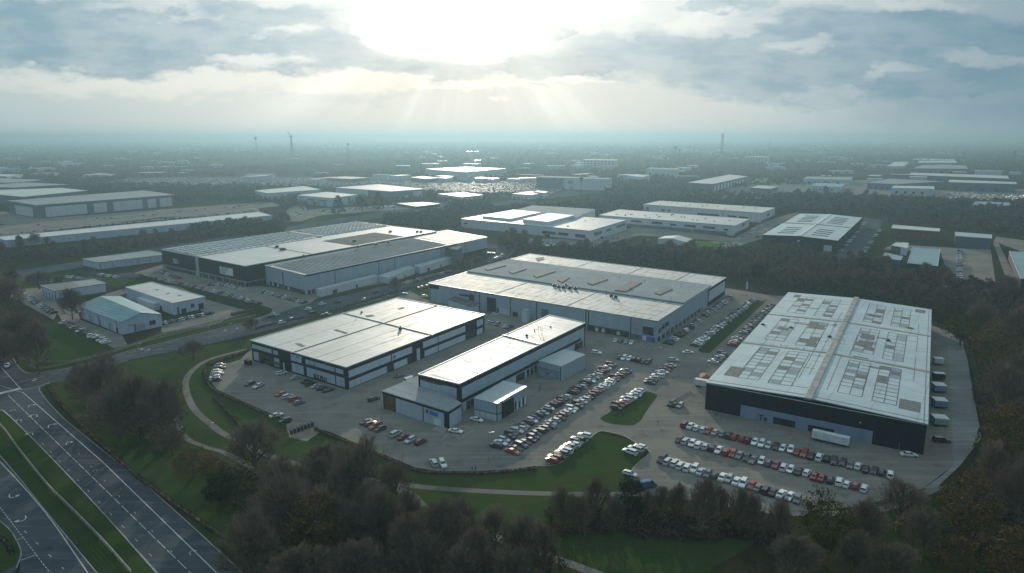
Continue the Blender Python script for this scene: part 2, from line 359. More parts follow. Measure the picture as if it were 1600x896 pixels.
sheet('car_park', [(0, 330), (60, 342), (275, 326), (420, 315), (440, 322), (300, 336), (60, 352), (0, 350)], .05, MT['asphalt'])
sheet('car_park', [(300, 276), (560, 277), (900, 287), (950, 300), (860, 310), (720, 308), (520, 294), (300, 292), (160, 285), (200, 278)], .03, MT['road'])
sheet('car_park', [(452, 322), (470, 318), (470, 330), (500, 326), (620, 322), (700, 312), (700, 322), (500, 337), (470, 346), (440, 347)], .045, MT['asphalt'])
sheet('car_park', [(820, 372), (925, 375), (1000, 352), (1148, 372), (1195, 346), (1250, 330), (1240, 345), (1195, 372), (1110, 398), (1095, 396), (1145, 378), (1000, 368), (930, 385), (830, 386)], .045, MT['asphalt'])
sheet('car_park', [(1306, 399), (1352, 340), (1380, 345), (1374, 358), (1338, 412), (1310, 408)], .05, MT['road'])
sheet('car_park', [(1395, 382), (1500, 388), (1500, 430), (1480, 428), (1470, 395), (1380, 390)], .05, MT['asphalt'])
sheet('car_park', [(1495, 388), (1548, 390), (1556, 445), (1500, 441)], .055, MT['asphalt'])
sheet('car_park', [(1070, 300), (1180, 278), (1350, 282), (1400, 290), (1480, 298), (1600, 296), (1600, 325), (1480, 318), (1350, 318), (1200, 310), (1110, 315)], .03, MT['asphalt'])
sheet('car_park', [(1556, 370), (1600, 376), (1600, 395), (1560, 380), (1590, 440), (1570, 430), (1552, 380)], .05, MT['asphalt'])
sheet('track', [(1455, 509), (1480, 517), (1504, 534), (1512, 564), (1522, 624), (1534, 684), (1500, 728), (1464, 762), (1443, 764), (1470, 745), (1489, 728), (1487, 647), (1484, 580), (1479, 530), (1462, 516)], .075, MT['track'])
sheet('lawn', [(1484, 512), (1503, 520), (1522, 560), (1530, 590), (1524, 600), (1516, 564), (1506, 532)], .03, MT['lawn'])
# gravel patch and worn wedges
sheet('gravel_patch', [(447, 664), (462, 658), (492, 668), (505, 672), (480, 690), (452, 684)], .066, MT['gravel'])
strip('footpath', [(396, 544), (358, 553), (325, 563), (303, 577), (291, 594), (292, 615), (304, 640), (328, 662), (353, 680), (420, 712), (525, 740), (611, 755), (681, 763), (800, 770), (930, 773), (1040, 773), (1140, 790), (1250, 803), (1380, 795), (1470, 760)], 3.0, .05, MT['path'], 10)
strip('footpath', [(270, 640), (277, 660), (290, 684), (318, 698), (352, 708), (400, 735)], 2.2, .055, MT['path'], 6)
strip('footpath', [(620, 764), (645, 775), (665, 795), (720, 820), (770, 838), (820, 856), (900, 885), (940, 900)], 3.2, .055, MT['path'], 6)
strip('footpath', [(349, 497), (335, 503), (300, 512), (255, 522)], 2.6, .055, MT['path'], 6)
strip('road', [(560, 346), (590, 341), (640, 333), (700, 326), (770, 319)], 7, .05, MT['road'], 4)
def pline(mb, P, w=.18, z=.085, n=0): stripmesh(mb, gp(P, n), w, z)
def dashes(mb, a, b, on, off, w=.18, z=.085):
    A, B = Vector(G(*a)), Vector(G(*b)); L = (B - A).length; d = (B - A) / L; s = 0
    while s < L: stripmesh(mb, [A + d * s, A + d * min(s + on, L)], w, z); s += on + off
mb = MB()
pline(mb, [(35, 613), (160, 722), (343, 900)], .28); pline(mb, [(0, 642), (15, 650), (120, 757), (248, 900)], .22, n=4)
dashes(mb, (13, 618), (302, 900), 6, 1.4, .22); dashes(mb, (66, 693), (250, 883), 2.0, 9, .15); dashes(mb, (105, 690), (285, 880), 1.4, 14, .15)
pline(mb, [(-30, 698), (0, 722), (70, 800), (140, 900)], .28, n=3); dashes(mb, (-20, 767), (80, 898), 1.2, .9, .22); dashes(mb, (38, 830), (100, 890), 2, 8, .22)
pline(mb, [(20, 847), (38, 840)], .25); pline(mb, [(33, 876), (58, 867)], .25)
pline(mb, [(0, 572), (15, 589), (34, 610)], .28); pline(mb, [(2, 590), (15, 589)], .3); dashes(mb, (25, 599), (400, 510), 5, 2.5, .16); dashes(mb, (400, 510), (700, 432), 4, 5, .16)
pline(mb, [(36, 610), (52, 606), (78, 599)], .2); dashes(mb, (60, 588), (270, 535), 20, 3, .14); dashes(mb, (0, 603), (35, 614), 30, 1)
for k in range(16): a = k / 16; pline(mb, [(0 + 33 * a, 617 - 8.5 * a), (0.8 + 33 * a, 613.5 - 8 * a)], .45)
# bay lines in the car parks
for (a, b, cnt, dx, dy) in (((1197, 676), (1203, 672), 0, 0, 0), ((932, 531), (942, 525), 3, 8, 1.2), ((995, 543), (1005, 536), 3, 9, 1.3), ((500, 618), (525, 612), 2, -9, -3.3), ((460, 640), (485, 630), 2, -5, -2.5)):
    for k in range(cnt + 1): pline(mb, [(a[0] + dx * k, a[1] + dy * k), (b[0] + dx * k, b[1] + dy * k)], .12, .09)
for P in ([(722, 684), (741, 672)], [(731, 678), (713, 671)], [(741, 672), (724, 666)], [(700, 680), (690, 688)], [(713, 671), (734, 662)]): pline(mb, P, .14, .09)
for k in range(9):
    x = 1130 + k * 26; pline(mb, [(x, 660 + k * 6.1), (x + 4, 656 + k * 6.1)], .1, .09)
tag(mb.build('road_markings', MT['paint']), None, kind='structure')
def arrow(px, py, ang, bend, s=1.0):
    """painted turn arrow, 4 m long"""
    mb = MB(); q = [Vector((0, 0)), Vector((0, 2.2 * s)), Vector((bend * .9 * s, 3.0 * s)), Vector((bend * 1.9 * s, 2.6 * s))]
    stripmesh(mb, spline(q, 4), .3 * s, 0)
    e = q[3]; mb.add([(e.x + bend * .9 * s, e.y - .5 * s, 0), (e.x - bend * .1 * s, e.y + .8 * s, 0), (e.x - bend * .4 * s, e.y - .9 * s, 0)], [(0, 1, 2) if bend > 0 else (0, 2, 1)])
    o = mb.build('lane_arrow', MT['paint']); x, y = G(px, py); o.location = (x, y, .087); o.rotation_euler = (0, 0, math.radians(ang)); o['kind'] = 'structure'
for a in ((45, 637, 35, 1, 1), (58, 652, 35, -1, 1.2), (76, 669, 35, 1, 1.2), (104, 696, 35, 1, .9), (51, 680, 35, -1, 1), (33, 659, 35, -1, .9), (17, 644, 35, 1, .7), (15, 773, 215, -1, 1.1), (40, 806, 215, 1, 1.1), (298, 868, 35, 1, .7), (146, 738, 35, 1, .5), (42, 594, 300, 1, 1.3), (214, 546, 300, 1, 1.0), (225, 549, 300, -1, 1), (345, 517, 300, 1, 1), (365, 515, 300, -1, 1), (433, 485, 160, 1, .8), (5, 564, 35, 1, .8)):
    arrow(*a)
# kerbs and raised islands
def kerb(P, n=4, w=.3, h=.13, name='kerb'):
    mb = MB(); stripmesh(mb, gp(P, n) if n else gp(P), w, .0, h); tag(mb.build(name, MT['kerb']), None, kind='structure')
ISL1 = [(937, 653.5), (941, 658), (952, 662), (965, 664), (988, 665), (1001, 658), (1006, 650), (1011, 642), (1019, 631), (1027, 620), (1024, 616), (1011, 612), (991, 610), (975, 622), (954, 643)]
ISL2 = [(1091, 547), (1095, 551), (1108, 552), (1117, 545), (1194, 474), (1190, 471), (1178, 471), (1150, 494)]
for nm, P in (('grass_island', ISL1), ('grass_island', ISL2)):
    sheet(nm, P, .15, MT['lawn'], smooth=3); kerb(P + [P[0]], 3)
kerb([(838, 729), (873, 725), (899, 704), (919, 688), (930, 678), (940, 674), (958, 677), (973, 681), (987, 688), (1000, 698), (1016, 707), (1003, 719), (990, 731), (984, 745)], 3, .35)
kerb([(20, 560), (32, 577), (50, 584), (90, 578), (125, 571.5), (200, 549.5), (400, 499.5)], 2, .3)
kerb([(200, 563.5), (115, 592.5), (80, 597.5), (66, 603.5), (62, 611), (100, 655), (230, 760), (386, 902)], 2, .3)
kerb([(0, 640), (15, 651), (60, 695), (150, 790), (252, 902)], 2, .25); kerb([(-60, 656), (0, 712), (60, 785), (158, 904)], 2, .25)
kerb([(-20, 800), (0, 815), (18, 832), (33, 862), (26, 888)], 4, .3)
kerb([(240, 434), (321, 455), (403, 476), (420, 480), (427, 484), (421, 491), (385, 503)], 3, .3)
kerb([(1142, 453), (1197, 465.5), (1226, 468)], 2, .4)
# ---------------------------------------------------------------- buildings
FOOT = []
class Bld:
    def __init__(s, name, label, px, h, wm, rm, rise=0.0, fascia=None, fh=1.2, over=.35, group=None, cat='warehouse', thick=.4, world=None):
        s.h = h; s.C = [Vector(G(x, y, h)) for x, y in px] if world is None else [Vector(w) for w in world]
        s.o = sum(s.C, Vector((0, 0))) / 4; s.rise = rise; s.n = 4
        s.root = empty(name, label, cat, (s.o.x, s.o.y, 0), 0, group); s.off = (s.o.x, s.o.y, 0)
        FOOT.append([tuple(s.o + (c - s.o) * 1.06) for c in s.C])
        C = s.C; wt = h - thick
        if rise:
            m0 = (C[0] + C[1]) / 2; m2 = (C[2] + C[3]) / 2
            P = [C[0], m0, C[1], C[2], m2, C[3]]
            MB().prism(P, 0, [wt, wt + rise, wt, wt, wt + rise, wt]).build('wall', MT[wm], s.root, s.off)
            E_ = [s.o + (c - s.o) * (1 + over * 1.4 / (c - s.o).length) for c in C]; e0 = (E_[0] + E_[1]) / 2; e2 = (E_[2] + E_[3]) / 2
            mb = MB()
            for A, B, D, E2 in ((E_[0], e0, e2, E_[3]), (e0, E_[1], E_[2], e2)):
                z = [h, h + rise, h + rise, h] if A is E_[0] else [h + rise, h, h, h + rise]
                mb.prism([A, B, D, E2], [q - thick + .02 for q in z], z)
            s.roof = mb.build('roof', MT[rm], s.root, s.off)
        else:
            MB().prism(C, 0, wt).build('wall', MT[wm], s.root, s.off)
            E_ = [s.o + (c - s.o) * (1 + over * 1.4 / (c - s.o).length) for c in C]
            s.roof = MB().prism(E_, wt + .01, h).build('roof', MT[rm], s.root, s.off)
            mb = MB()
            Q = E_ + [E_[0]]
            for i in range(4): stripmesh(mb, [Q[i] + (Q[i + 1] - Q[i]).normalized() * .16, Q[i + 1] - (Q[i + 1] - Q[i]).normalized() * .16], .3, h + .005, h + .28)
            mb.build('roof_edge', MT['trim' if rm not in ('r_dgrey',) else 'darkmetal'], s.root, s.off)
        if fascia:
            mb = MB()
            for i in range(4):
                if not rise: s._wb(mb, i, -.08 if i % 2 else 0, s.L(i) + (.08 if i % 2 else 0), h - thick - fh, h - thick - .02, .09)
            if mb.v: mb.build('fascia', MT[fascia], s.root, s.off)
    def L(s, i): return (s.C[(i + 1) % 4] - s.C[i]).length
    def fr(s, i):
        a = s.C[i]; d = (s.C[(i + 1) % 4] - a).normalized(); return a, d, Vector((d.y, -d.x))
    def _wb(s, mb, i, s0, s1, z0, z1, dep, p0=0.0):
        a, d, n_ = s.fr(i); A = a + d * s0 + n_ * p0; B = a + d * s1 + n_ * p0
        mb.prism([A, A + n_ * dep, B + n_ * dep, B][::-1] if False else [A + n_ * dep, B + n_ * dep, B, A], z0, z1)
    def wpx(s, i, px, py):
        a, d, n_ = s.fr(i); X, Y, Z = ray(px, py)
        t_ = (a.dot(n_)) / (X * n_.x + Y * n_.y); P = Vector((X * t_, Y * t_)); return (P - a).dot(d), H + Z * t_
    def w(s, name, i, s0, s1, z0, z1, mat, dep=.06, p0=0.0):
        mb = MB(); s._wb(mb, i, s0, s1, max(z0, .02), z1, dep, p0); return mb.build(name, MT[mat], s.root, s.off)
    def wp(s, name, i, x0, y0, x1, y1, mat, dep=.06, p0=0.0):
        s0, z1 = s.wpx(i, x0, y0); s1, z0 = s.wpx(i, x1, y1)
        if z0 > z1 - .2: z0 = z1 - 1
        return s.w(name, i, s0, s1, z0, z1, mat, dep, p0)
    def zr(s, P):
        if not s.rise: return s.h
        m0 = (s.C[0] + s.C[1]) / 2; m2 = (s.C[2] + s.C[3]) / 2; d = (m2 - m0).normalized(); n_ = Vector((d.y, -d.x)); w_ = s.L(0) / 2
        return s.h + s.rise * max(0, 1 - abs((P - m0).dot(n_)) / w_)
    def rp(s, px, py):
        z = s.h
        for _ in range(6): P = Vector(G(px, py, z)); z = s.zr(P)
        return P, z
    def rbox(s, name, pxs, hh, mat, z0=-.05):
        Q = [s.rp(*p) for p in pxs]; P = [q[0] for q in Q]
        if sum((P[i].x * P[(i + 1) % len(P)].y - P[(i + 1) % len(P)].x * P[i].y) for i in range(len(P))) < 0: Q = Q[::-1]; P = P[::-1]
        return MB().prism(P, [q[1] + z0 for q in Q], [q[1] + hh for q in Q]).build(name, MT[mat], s.roof, s.off)
    def ab(s, a, b):
        P = (s.C[0] * (1 - a) + s.C[1] * a) * (1 - b) + (s.C[3] * (1 - a) + s.C[2] * a) * b; return P, s.zr(P)
    def rab(s, mb, a0, b0, a1, b1, hh, z0=-.05, mi=0):
        Q = [s.ab(a0, b0), s.ab(a1, b0), s.ab(a1, b1), s.ab(a0, b1)]
        mb.prism([q[0] for q in Q], [q[1] + z0 for q in Q], [q[1] + hh for q in Q], mi)
    def rline(s, P, w=.5, hh=.12, mat='r_line', name='roof_joint'):
        mb = MB(); Q = [s.rp(*p) for p in P]
        for i in range(len(Q) - 1):
            a, b = Q[i][0], Q[i + 1][0]; n_ = (b - a).normalized(); n_ = Vector((-n_.y, n_.x)) * w / 2; z0, z1 = Q[i][1], Q[i + 1][1]
            mb.prism([a - n_, b - n_, b + n_, a + n_], [z0 - .05, z1 - .05, z1 - .05, z0 - .05], [z0 + hh, z1 + hh, z1 + hh, z0 + hh])
        return mb.build(name, MT[mat], s.roof, s.off)
    def vent(s, px, py, r=.9, hh=1.4, mat='darkmetal', pipe=False):
        P, z = s.rp(px, py); mb = MB()
        if pipe: mb.tube((P.x, P.y, z - .1), (P.x, P.y, z + hh), .09, .07, 6, cap=True); mb.box(P.x - .35, P.y - .08, z + hh * .75, P.x + .35, P.y + .08, z + hh * .82)
        else:
            mb.box(P.x - r, P.y - r * .7, z - .1, P.x + r, P.y + r * .7, z + hh * .7); mb.tube((P.x, P.y, z + hh * .65), (P.x, P.y, z + hh), r * .45, r * .45, 8, cap=True)
            mb.box(P.x - r * 1.1, P.y - r * .8, z + hh * .55, P.x + r * 1.1, P.y + r * .8, z + hh * .62)
        return mb.build('roof_vent', MT[mat], s.roof, s.off)
    def text(s, i, x, y, body, size, mat, dep=.12, bold=.03, width=None):
        c = bpy.data.curves.new('lettering', 'FONT'); c.body = body; c.size = size; c.extrude = .03; c.offset = bold * size; c.resolution_u = 2
        if width: c.space_character = width
        a, d, n_ = s.fr(i); u, z = s.wpx(i, x, y); P = a + d * u + n_ * dep
        o = link('lettering', c, s.root); c.materials.append(MT[mat])
        dg = bpy.context.evaluated_depsgraph_get(); dg.update(); me = bpy.data.meshes.new_from_object(o.evaluated_get(dg)); bpy.data.objects.remove(o); o = link('lettering', me, s.root)
        M = Matrix(((d.x, 0, n_.x, P.x - s.o.x), (d.y, 0, n_.y, P.y - s.o.y), (0, 1, 0, z), (0, 0, 0, 1))); o.matrix_local = M; return o
    def downpipes(s, i, cnt, mat='darkmetal', top=None):
        for k in range(cnt + 1):
            u = .3 + (s.L(i) - .6) * k / cnt; s.w('downpipe', i, u - .12, u + .12, .1, (top or s.h - .6), mat, .18)

# A: big dark warehouse, right
A = Bld('large_warehouse', 'huge charcoal warehouse under a patched pale ridged roof beside the long rows of cars', [(1104, 597), (1449, 662), (1455, 484), (1232, 457)], 13, 'dark', 'r_worn', rise=1.5)
A.wp('loading_bay_panel', 0, 1158, 631.5, 1364.5, 697, 'bluegrey', .08)
for o_ in [c for c in A.root.children if c.name.startswith('loading_bay_panel')]: bpy.data.objects.remove(o_)
s0, zt0 = A.wpx(0, 1158, 631); s1, zt1 = A.wpx(0, 1364, 676)
A.w('loading_bay_panel', 0, s0, s1, .05, (zt0 + zt1) / 2, 'bluegrey', .08)
A.wp('loading_door', 0, 1208.5, 651.5, 1242, 670, 'opening', .05, .085); A.wp('loading_door', 0, 1263, 663.5, 1302, 684, 'opening', .05, .085)
A.text(0, 1185, 655.5, 'Te', 3.4, 'darkmetal', .16, .03); A.wp('door', 0, 1174, 644, 1179, 655, 'door', .05, .085)
A.w('gutter', 0, 0, A.L(0), 12.3, 12.58, 'trim', .2); A.w('gutter', 3, 0, A.L(3), 12.2, 12.6, 'darkmetal', .35); A.w('gutter', 1, 0, A.L(1), 12.2, 12.6, 'trim', .35)
# ridge capping, wide and stained
mb = MB()
for b0, b1, dz in ((-.01, .335, .5), (.335, .66, .42), (.66, 1.012, .55)): A.rab(mb, .484, b0, .516, b1, dz, -.3)
mb.build('ridge_capping', MT['r_cap'], A.roof, A.off)
for b in (.335, .665):
    mb = MB(); A.rab(mb, 0.0, b - .003, .484, b + .005, .1, -.06); A.rab(mb, .522, b - .005, 1.0, b + .005, .1, -.06); mb.build('roof_joint', MT['r_cap'], A.root, A.off)
    mb = MB(); A.rab(mb, 0.0, b - .0085, .478, b - .006, .06, -.06); A.rab(mb, .522, b - .0085, 1.0, b - .006, .06, -.06); mb.build('roof_joint', MT['r_line'], A.roof, A.off)
mb = MB(); A.rab(mb, 0, 0.012, .478, .0145, .05); A.rab(mb, .522, .012, 1, .0145, .05)
for a in (.985,): A.rab(mb, a, 0, a + .003, 1, .06)
mb.build('roof_joint', MT['r_line'], A.roof, A.off)
def grid(a0, a1, b0, b1, rows, seed, cols=2):
    r = random.Random(seed); mb = MB(); w = .0032; hb = .0016
    for c_ in range(cols + 1):
        a = a0 + (a1 - a0) * c_ / cols; A.rab(mb, a - w / 2, b0, a + w / 2, b1, .07, -.05)
    for k in range(rows + 1):
        b = b0 + (b1 - b0) * k / rows
        if r.random() < .85 or k in (0, rows): A.rab(mb, a0, b - hb / 2, a1, b + hb / 2, .068, -.05)
    fill = r.sample(range(rows * cols), max(3, rows * cols // 3))
    for f in fill:
        k, c_ = divmod(f, cols); da = (a1 - a0) / cols; db = (b1 - b0) / rows
        if r.random() < .5:
            A.rab(mb, a0 + da * c_ + w, b0 + db * k + hb, a0 + da * (c_ + 1) - w, b0 + db * (k + 1) - hb, .05, -.05, 1)
        else:
            for j in range(1, 5):
                b = b0 + db * k + db * j / 5; A.rab(mb, a0 + da * c_, b - hb / 3, a0 + da * (c_ + 1), b + hb / 3, .06, -.05)
    mb.build('rooflight', [MT['r_line'], MT['r_patch']], A.roof, A.off)
gi = 0
for (b0, b1, rw) in ((.05, .31, 10), (.37, .63, 8), (.70, .95, 9)):
    for (a0, a1) in ((.11, .225), (.29, .405), (.60, .71), (.77, .875)):
        sh = random.Random(gi).uniform(-.01, .01); grid(a0 + sh, a1 + sh, b0 + random.Random(gi + 50).uniform(0, .02), b1, rw, gi); gi += 1
for (a0, b0, a1, b1) in ((.05, .06, .13, .13), (.88, .05, .97, .11), (.06, .93, .11, .975), (.90, .93, .965, .975), (.62, .44, .70, .5), (.62, .52, .70, .57), (.30, .55, .40, .6), (.30, .40, .4, .44), (.62, .33, .7, .35), (.62, .78, .7, .81), (.44, .6, .46, .63), (.13, .5, .2, .53), (.2, .585, .3, .595), (.2, .79, .3, .8), (.71, .55, .78, .562), (.71, .28, .78, .292)):
    mb = MB(); A.rab(mb, a0, b0, a1, b1, .045, -.05); mb.build('repair_patch', MT['r_patch'], A.roof, A.off)
rq = random.Random(4); mb = MB()
for k in range(11): a = rq.choice((.12, .235, .29, .41, .45, .56, .6, .715, .77, .875, .93)); b0 = rq.uniform(.02, .6); A.rab(mb, a, b0, a + .0022, b0 + rq.uniform(.15, .35), .06, -.05)
for k in range(16): b = rq.uniform(.05, .95); a0 = rq.choice((.01, .22, .4, .53, .7, .86)); A.rab(mb, a0, b, a0 + rq.uniform(.05, .1), b + .0016, .06, -.05)
mb.build('roof_joint', MT['r_line'], A.roof, A.off)
mb = MB()   # moss and debris along the joints beside the ridge
for k in range(120):
    a, b = (rq.gauss(.455, .012), rq.gauss(.5, .09)) if k % 2 else (rq.gauss(.535, .008), rq.gauss(.47, .08)); w_ = rq.uniform(.001, .005); A.rab(mb, a, b, a + w_, b + w_ * rq.uniform(.3, 1), .07, -.05)
for k in range(60): a, b = rq.uniform(.1, .45), rq.gauss(rq.choice((.345, .655)), .006); w_ = rq.uniform(.002, .008); A.rab(mb, a, b, a + w_, b + .002, .11, -.05)
mb.build('moss', MT['r_line'], A.roof, A.off)['kind'] = 'stuff'
for x, y in ((1192, 508), (1236, 513), (1388, 533), (1296, 527)): A.vent(x, y, .9, 1.0)
A.vent(1421, 513, 1.6, .5, 'orange')
A.w('wall_lamp', 0, 62, 62.6, 8, 8.4, 'trim', .5)

# B: dark framed two storey block
B = Bld('retail_block', 'dark framed block with pale panels and black lettering, cars nose to its front', [(392, 532), (541, 574), (757, 492), (620, 466)], 11.6, 'dark', 'r_white', over=.25)
FZ = [(8.0, 10.0), (.3, 6.0)]
def bp(i, u0, u1, z0, z1, nm='wall_panel', mat='pale'): B.w(nm, i, u0, u1, z0, z1, mat, .07)
x2s = lambda bl, i, x, y: bl.wpx(i, x, y)[0]
def span(bl, i, x0, x1):
    # wall positions of the two image columns, measured at mid height
    out = []
    for x in (x0, x1):
        lo, hi = 0.0, bl.L(i)
        a, d, n_ = bl.fr(i)
        for _ in range(40):
            m_ = (lo + hi) / 2; P = a + d * m_; 
            if (proj(P.x, P.y, bl.h / 2)[0] < x) == (proj(a.x, a.y, bl.h / 2)[0] < proj(*(a + d * bl.L(i)), bl.h / 2)[0]): lo = m_
            else: hi = m_
        out.append((lo + hi) / 2)
    return sorted(out)
for x0, x1 in ((394.5, 425), (427.5, 435), (455, 472), (478, 491.5), (492.3, 523), (525, 537)):
    u = span(B, 0, x0, x1); bp(0, u[0], u[1], 7.4 if x0 != 455 else 6.8, 9.7 if x0 != 455 else 10.4)
for x0, x1 in ((396, 404), (428, 436), (455.5, 474), (479, 523.3), (525, 538)):
    u = span(B, 0, x0, x1); bp(0, u[0], u[1], .9, 5.6)
u = span(B, 0, 404, 425); B.w('shopfront', 0, u[0], u[1], .2, 5.2, 'glass', .05); B.w('awning', 0, u[0] + 1, u[1] - 1, 4.2, 5.6, 'darkmetal', .9)
u = span(B, 0, 442, 444); B.w('door', 0, u[0], u[1], .1, 4.2, 'paler', .1)
B.text(0, 490.5, 590.5, 'BUUFLO', 3.1, 'darkmetal', .1, .07, .82)
B.text(0, 463.5, 558.5, 'C', 2.6, 'darkmetal', .12, .06)
for x0, x1 in ((545, 611), (612.5, 644), (661, 684), (685, 727), (745, 754.5)):
    u = span(B, 1, x0, x1); bp(1, u[0], u[1], 5.7, 9.3 if x0 < 700 else 9.6)
for x0, x1 in ((545, 604), (615, 636), (663, 684), (685, 727), (745, 754)):
    u = span(B, 1, x0, x1); bp(1, u[0], u[1], .4, 3.9)
u = span(B, 1, 604, 643); B.w('shopfront', 1, u[0], u[1], .2, 3.6, 'glass', .05)
for x in (618, 624, 630): u = span(B, 1, x, x + 4); B.w('shop_window', 1, u[0], u[1], 1, 3.2, 'paler', .16)
u = span(B, 1, 651, 656); B.w('door', 1, u[0], u[1], .1, 6.8, 'pale', .1); u = span(B, 1, 614, 620); B.text(1, 614.5, 560, 'JA', 2.0, 'darkmetal', .1, .05)
u = span(B, 1, 729, 741); B.w('window', 1, u[0], u[1], .4, 5.0, 'glass', .06)
B.rline([(455, 552), (602, 504.5), (682, 478.5)], .8, .25); B.rline([(538, 490), (676, 525)], .9, .3); B.rline([(535, 489.5), (677, 524.5)], .3, .45, 'trim')
B.rline([(484, 563), (614, 517), (700, 487)], .15, .05); B.rline([(425, 543), (560, 500)], .15, .05); B.rline([(505, 569), (655, 517)], .15, .05)
B.rbox('rooflight', [(461, 537), (469, 537), (478, 541.5), (470, 542)], .1, 'r_patch'); B.rbox('rooflight', [(521, 516), (526, 515), (544, 520.5), (540, 522)], .12, 'r_patch')
B.rbox('rooflight', [(621, 483), (630, 480), (632, 482), (624, 484)], .12, 'r_patch'); B.rbox('rooflight', [(570, 494), (580, 492), (586, 494), (574, 496)], .12, 'r_patch')
B.vent(625.5, 515.5, .9, 2.4); B.vent(565, 489, .6, 1.2); B.vent(556, 500, .2, 3.0, pipe=True)
B.w('entrance_canopy', 0, B.L(0) - 58, B.L(0) - 51, 3.2, 3.5, 'darkmetal', 2.2)

# C: long narrow two part hall with low front annex and two side boxes
C = Bld('long_hall', 'long narrow pale hall with cream roof, broken-brick front annex and two grey side boxes', [(654, 585), (718, 600), (914, 505), (858, 493)], 14, 'pale', 'r_white2', fascia='dark', fh=1.9, over=.2)
C.rline([(787, 525), (842, 538.5)], .9, .35, 'darkmetal'); C.rline([(785, 524.5), (843, 539.5)], .35, .5, 'trim')
C.w('corner_post', 0, C.L(0) - 1.6, C.L(0) + .1, .05, 12, 'dark', .12); C.w('corner_post', 0, -.1, .9, .05, 13.5, 'dark', .12); C.w('corner_post', 1, -.1, 1.5, .05, 13.2, 'dark', .13)
u = span(C, 1, 722, 908); C.w('wall_band', 1, u[0], u[1], 4.6, 6.2, 'dark', .1); C.w('corner_post', 1, C.L(1) - .8, C.L(1) + .05, .05, 13, 'dark', .12)
for x0, x1, m_ in ((723, 728, 'paler'), (728, 735, 'glass'), (735, 741, 'glass'), (797, 806, 'paler'), (806, 820, 'glass'), (823, 827, 'glass'), (829, 833, 'glass'), (835, 839, 'glass'), (888, 894, 'paler'), (898, 911, 'glass')):
    u = span(C, 1, x0, x1); C.w('shopfront' if m_ == 'glass' else 'wall_panel', 1, u[0] + .2, u[1] - .2, .2, 4.0, m_, .07)
for k, bd in enumerate(('WCNRRRSEU', 'ERATCI', 'E')): C.text(0, (661, 687.5, 709)[k], (595.3, 599.3, 603.8)[k], bd, 1.9 if k != 1 else 1.5, 'darkmetal', .12, .05)
def cbox(bl, nm, pxs, h, wm, rm):
    """lower volume belonging to the building: walls and roof of its own"""
    P = [Vector(G(x, y, h)) for x, y in pxs]
    MB().prism(P, 0, h - .3).build(nm, MT[wm], bl.root, bl.off); o = sum(P, Vector((0, 0))) / len(P)
    E_ = [o + (p - o) * (1 + .25 / (p - o).length) for p in P]
    r = MB().prism(E_, h - .29, h).build('roof', MT[rm], bl.root, bl.off)
    FOOT.append([tuple(p) for p in P])
    return P
def wall_on(bl, P, i, u0, u1, z0, z1, mat, nm, dep=.07):
    a = P[i]; b = P[(i + 1) % len(P)]; L = (b - a).length; d = (b - a) / L; n_ = Vector((d.y, -d.x))
    A_, B_ = a + d * u0 * L, a + d * u1 * L
    MB().prism([A_ + n_ * dep, B_ + n_ * dep, B_, A_], max(z0, .02), z1).build(nm, MT[mat], bl.root, bl.off)
LOW = cbox(C, 'annex', [(597, 611), (699.5, 643), (721, 630), (652, 588)], 8.2, 'pale', 'r_grey')
wall_on(C, LOW, 0, .012, .2, .05, 7.2, 'brick', 'broken_brick_wall', .1); wall_on(C, LOW, 0, 0, 1, 6.9, 7.89, 'dark', 'fascia', .14); wall_on(C, LOW, 1, 0, .95, 6.7, 7.89, 'dark', 'fascia', .14)
wall_on(C, LOW, 0, .2, .215, .05, 6.9, 'dark', 'corner_post', .12); wall_on(C, LOW, 0, .635, .645, .05, 6.9, 'dark', 'corner_post', .12); wall_on(C, LOW, 0, .95, 1.0, .05, 6.9, 'dark', 'corner_post', .15)
wall_on(C, LOW, 1, 0, .1, .05, 6.9, 'dark', 'corner_post', .12); wall_on(C, LOW, 0, .735, .86, 4.3, 6.0, 'signblue', 'blue_sign', .12); wall_on(C, LOW, 0, .69, .715, 4.6, 6.0, 'darkmetal', 'wall_box', .3)
wall_on(C, LOW, 0, .8, .9, .3, 3.2, 'signwhite', 'poster', .1); wall_on(C, LOW, 0, 0, .012, .05, 7, 'paler', 'corner_post', .14)
B1 = cbox(C, 'side_box', [(740.5, 622), (777, 630.5), (823, 604), (787, 595)], 8.6, 'grey', 'r_steel')
B2 = cbox(C, 'side_box', [(841.5, 563.5), (877, 572.5), (914.5, 554), (882, 545.5)], 8.0, 'grey', 'r_steel')
wall_on(C, B1, 1, .16, .55, .05, 7.2, 'opening', 'opening', .03); wall_on(C, B1, 0, 0, 1, 3.3, 3.6, 'dark', 'rail', .1); wall_on(C, B1, 1, 0, .15, 3.3, 3.6, 'dark', 'rail', .1)
for k in range(4): wall_on(C, B1, 0, .25 * k + .02, .25 * k + .23, .5, 3.2, 'paler', 'wall_panel', .05)
for k in range(6): wall_on(C, B1, 1, .58 + .068 * k, .58 + .068 * k + .05, .4, 4.6 - (k % 3) * .4, 'signwhite' if k % 2 else 'glass', 'shop_window', .06)
wall_on(C, B1, 1, .14, .16, .05, 8, 'dark', 'corner_post', .12); wall_on(C, B1, 0, .97, 1, .05, 8, 'dark', 'corner_post', .12)
wall_on(C, B2, 0, 0, .99, 4.3, 4.5, 'dark', 'rail', .1); wall_on(C, B2, 0, .97, 1.0, .05, 7.6, 'dark', 'corner_post', .12)
mb = MB()   # spray painted strokes on the side box
a, b = B2[0], B2[1]; L_ = (b - a).length; d_ = (b - a) / L_; n_ = Vector((d_.y, -d_.x))
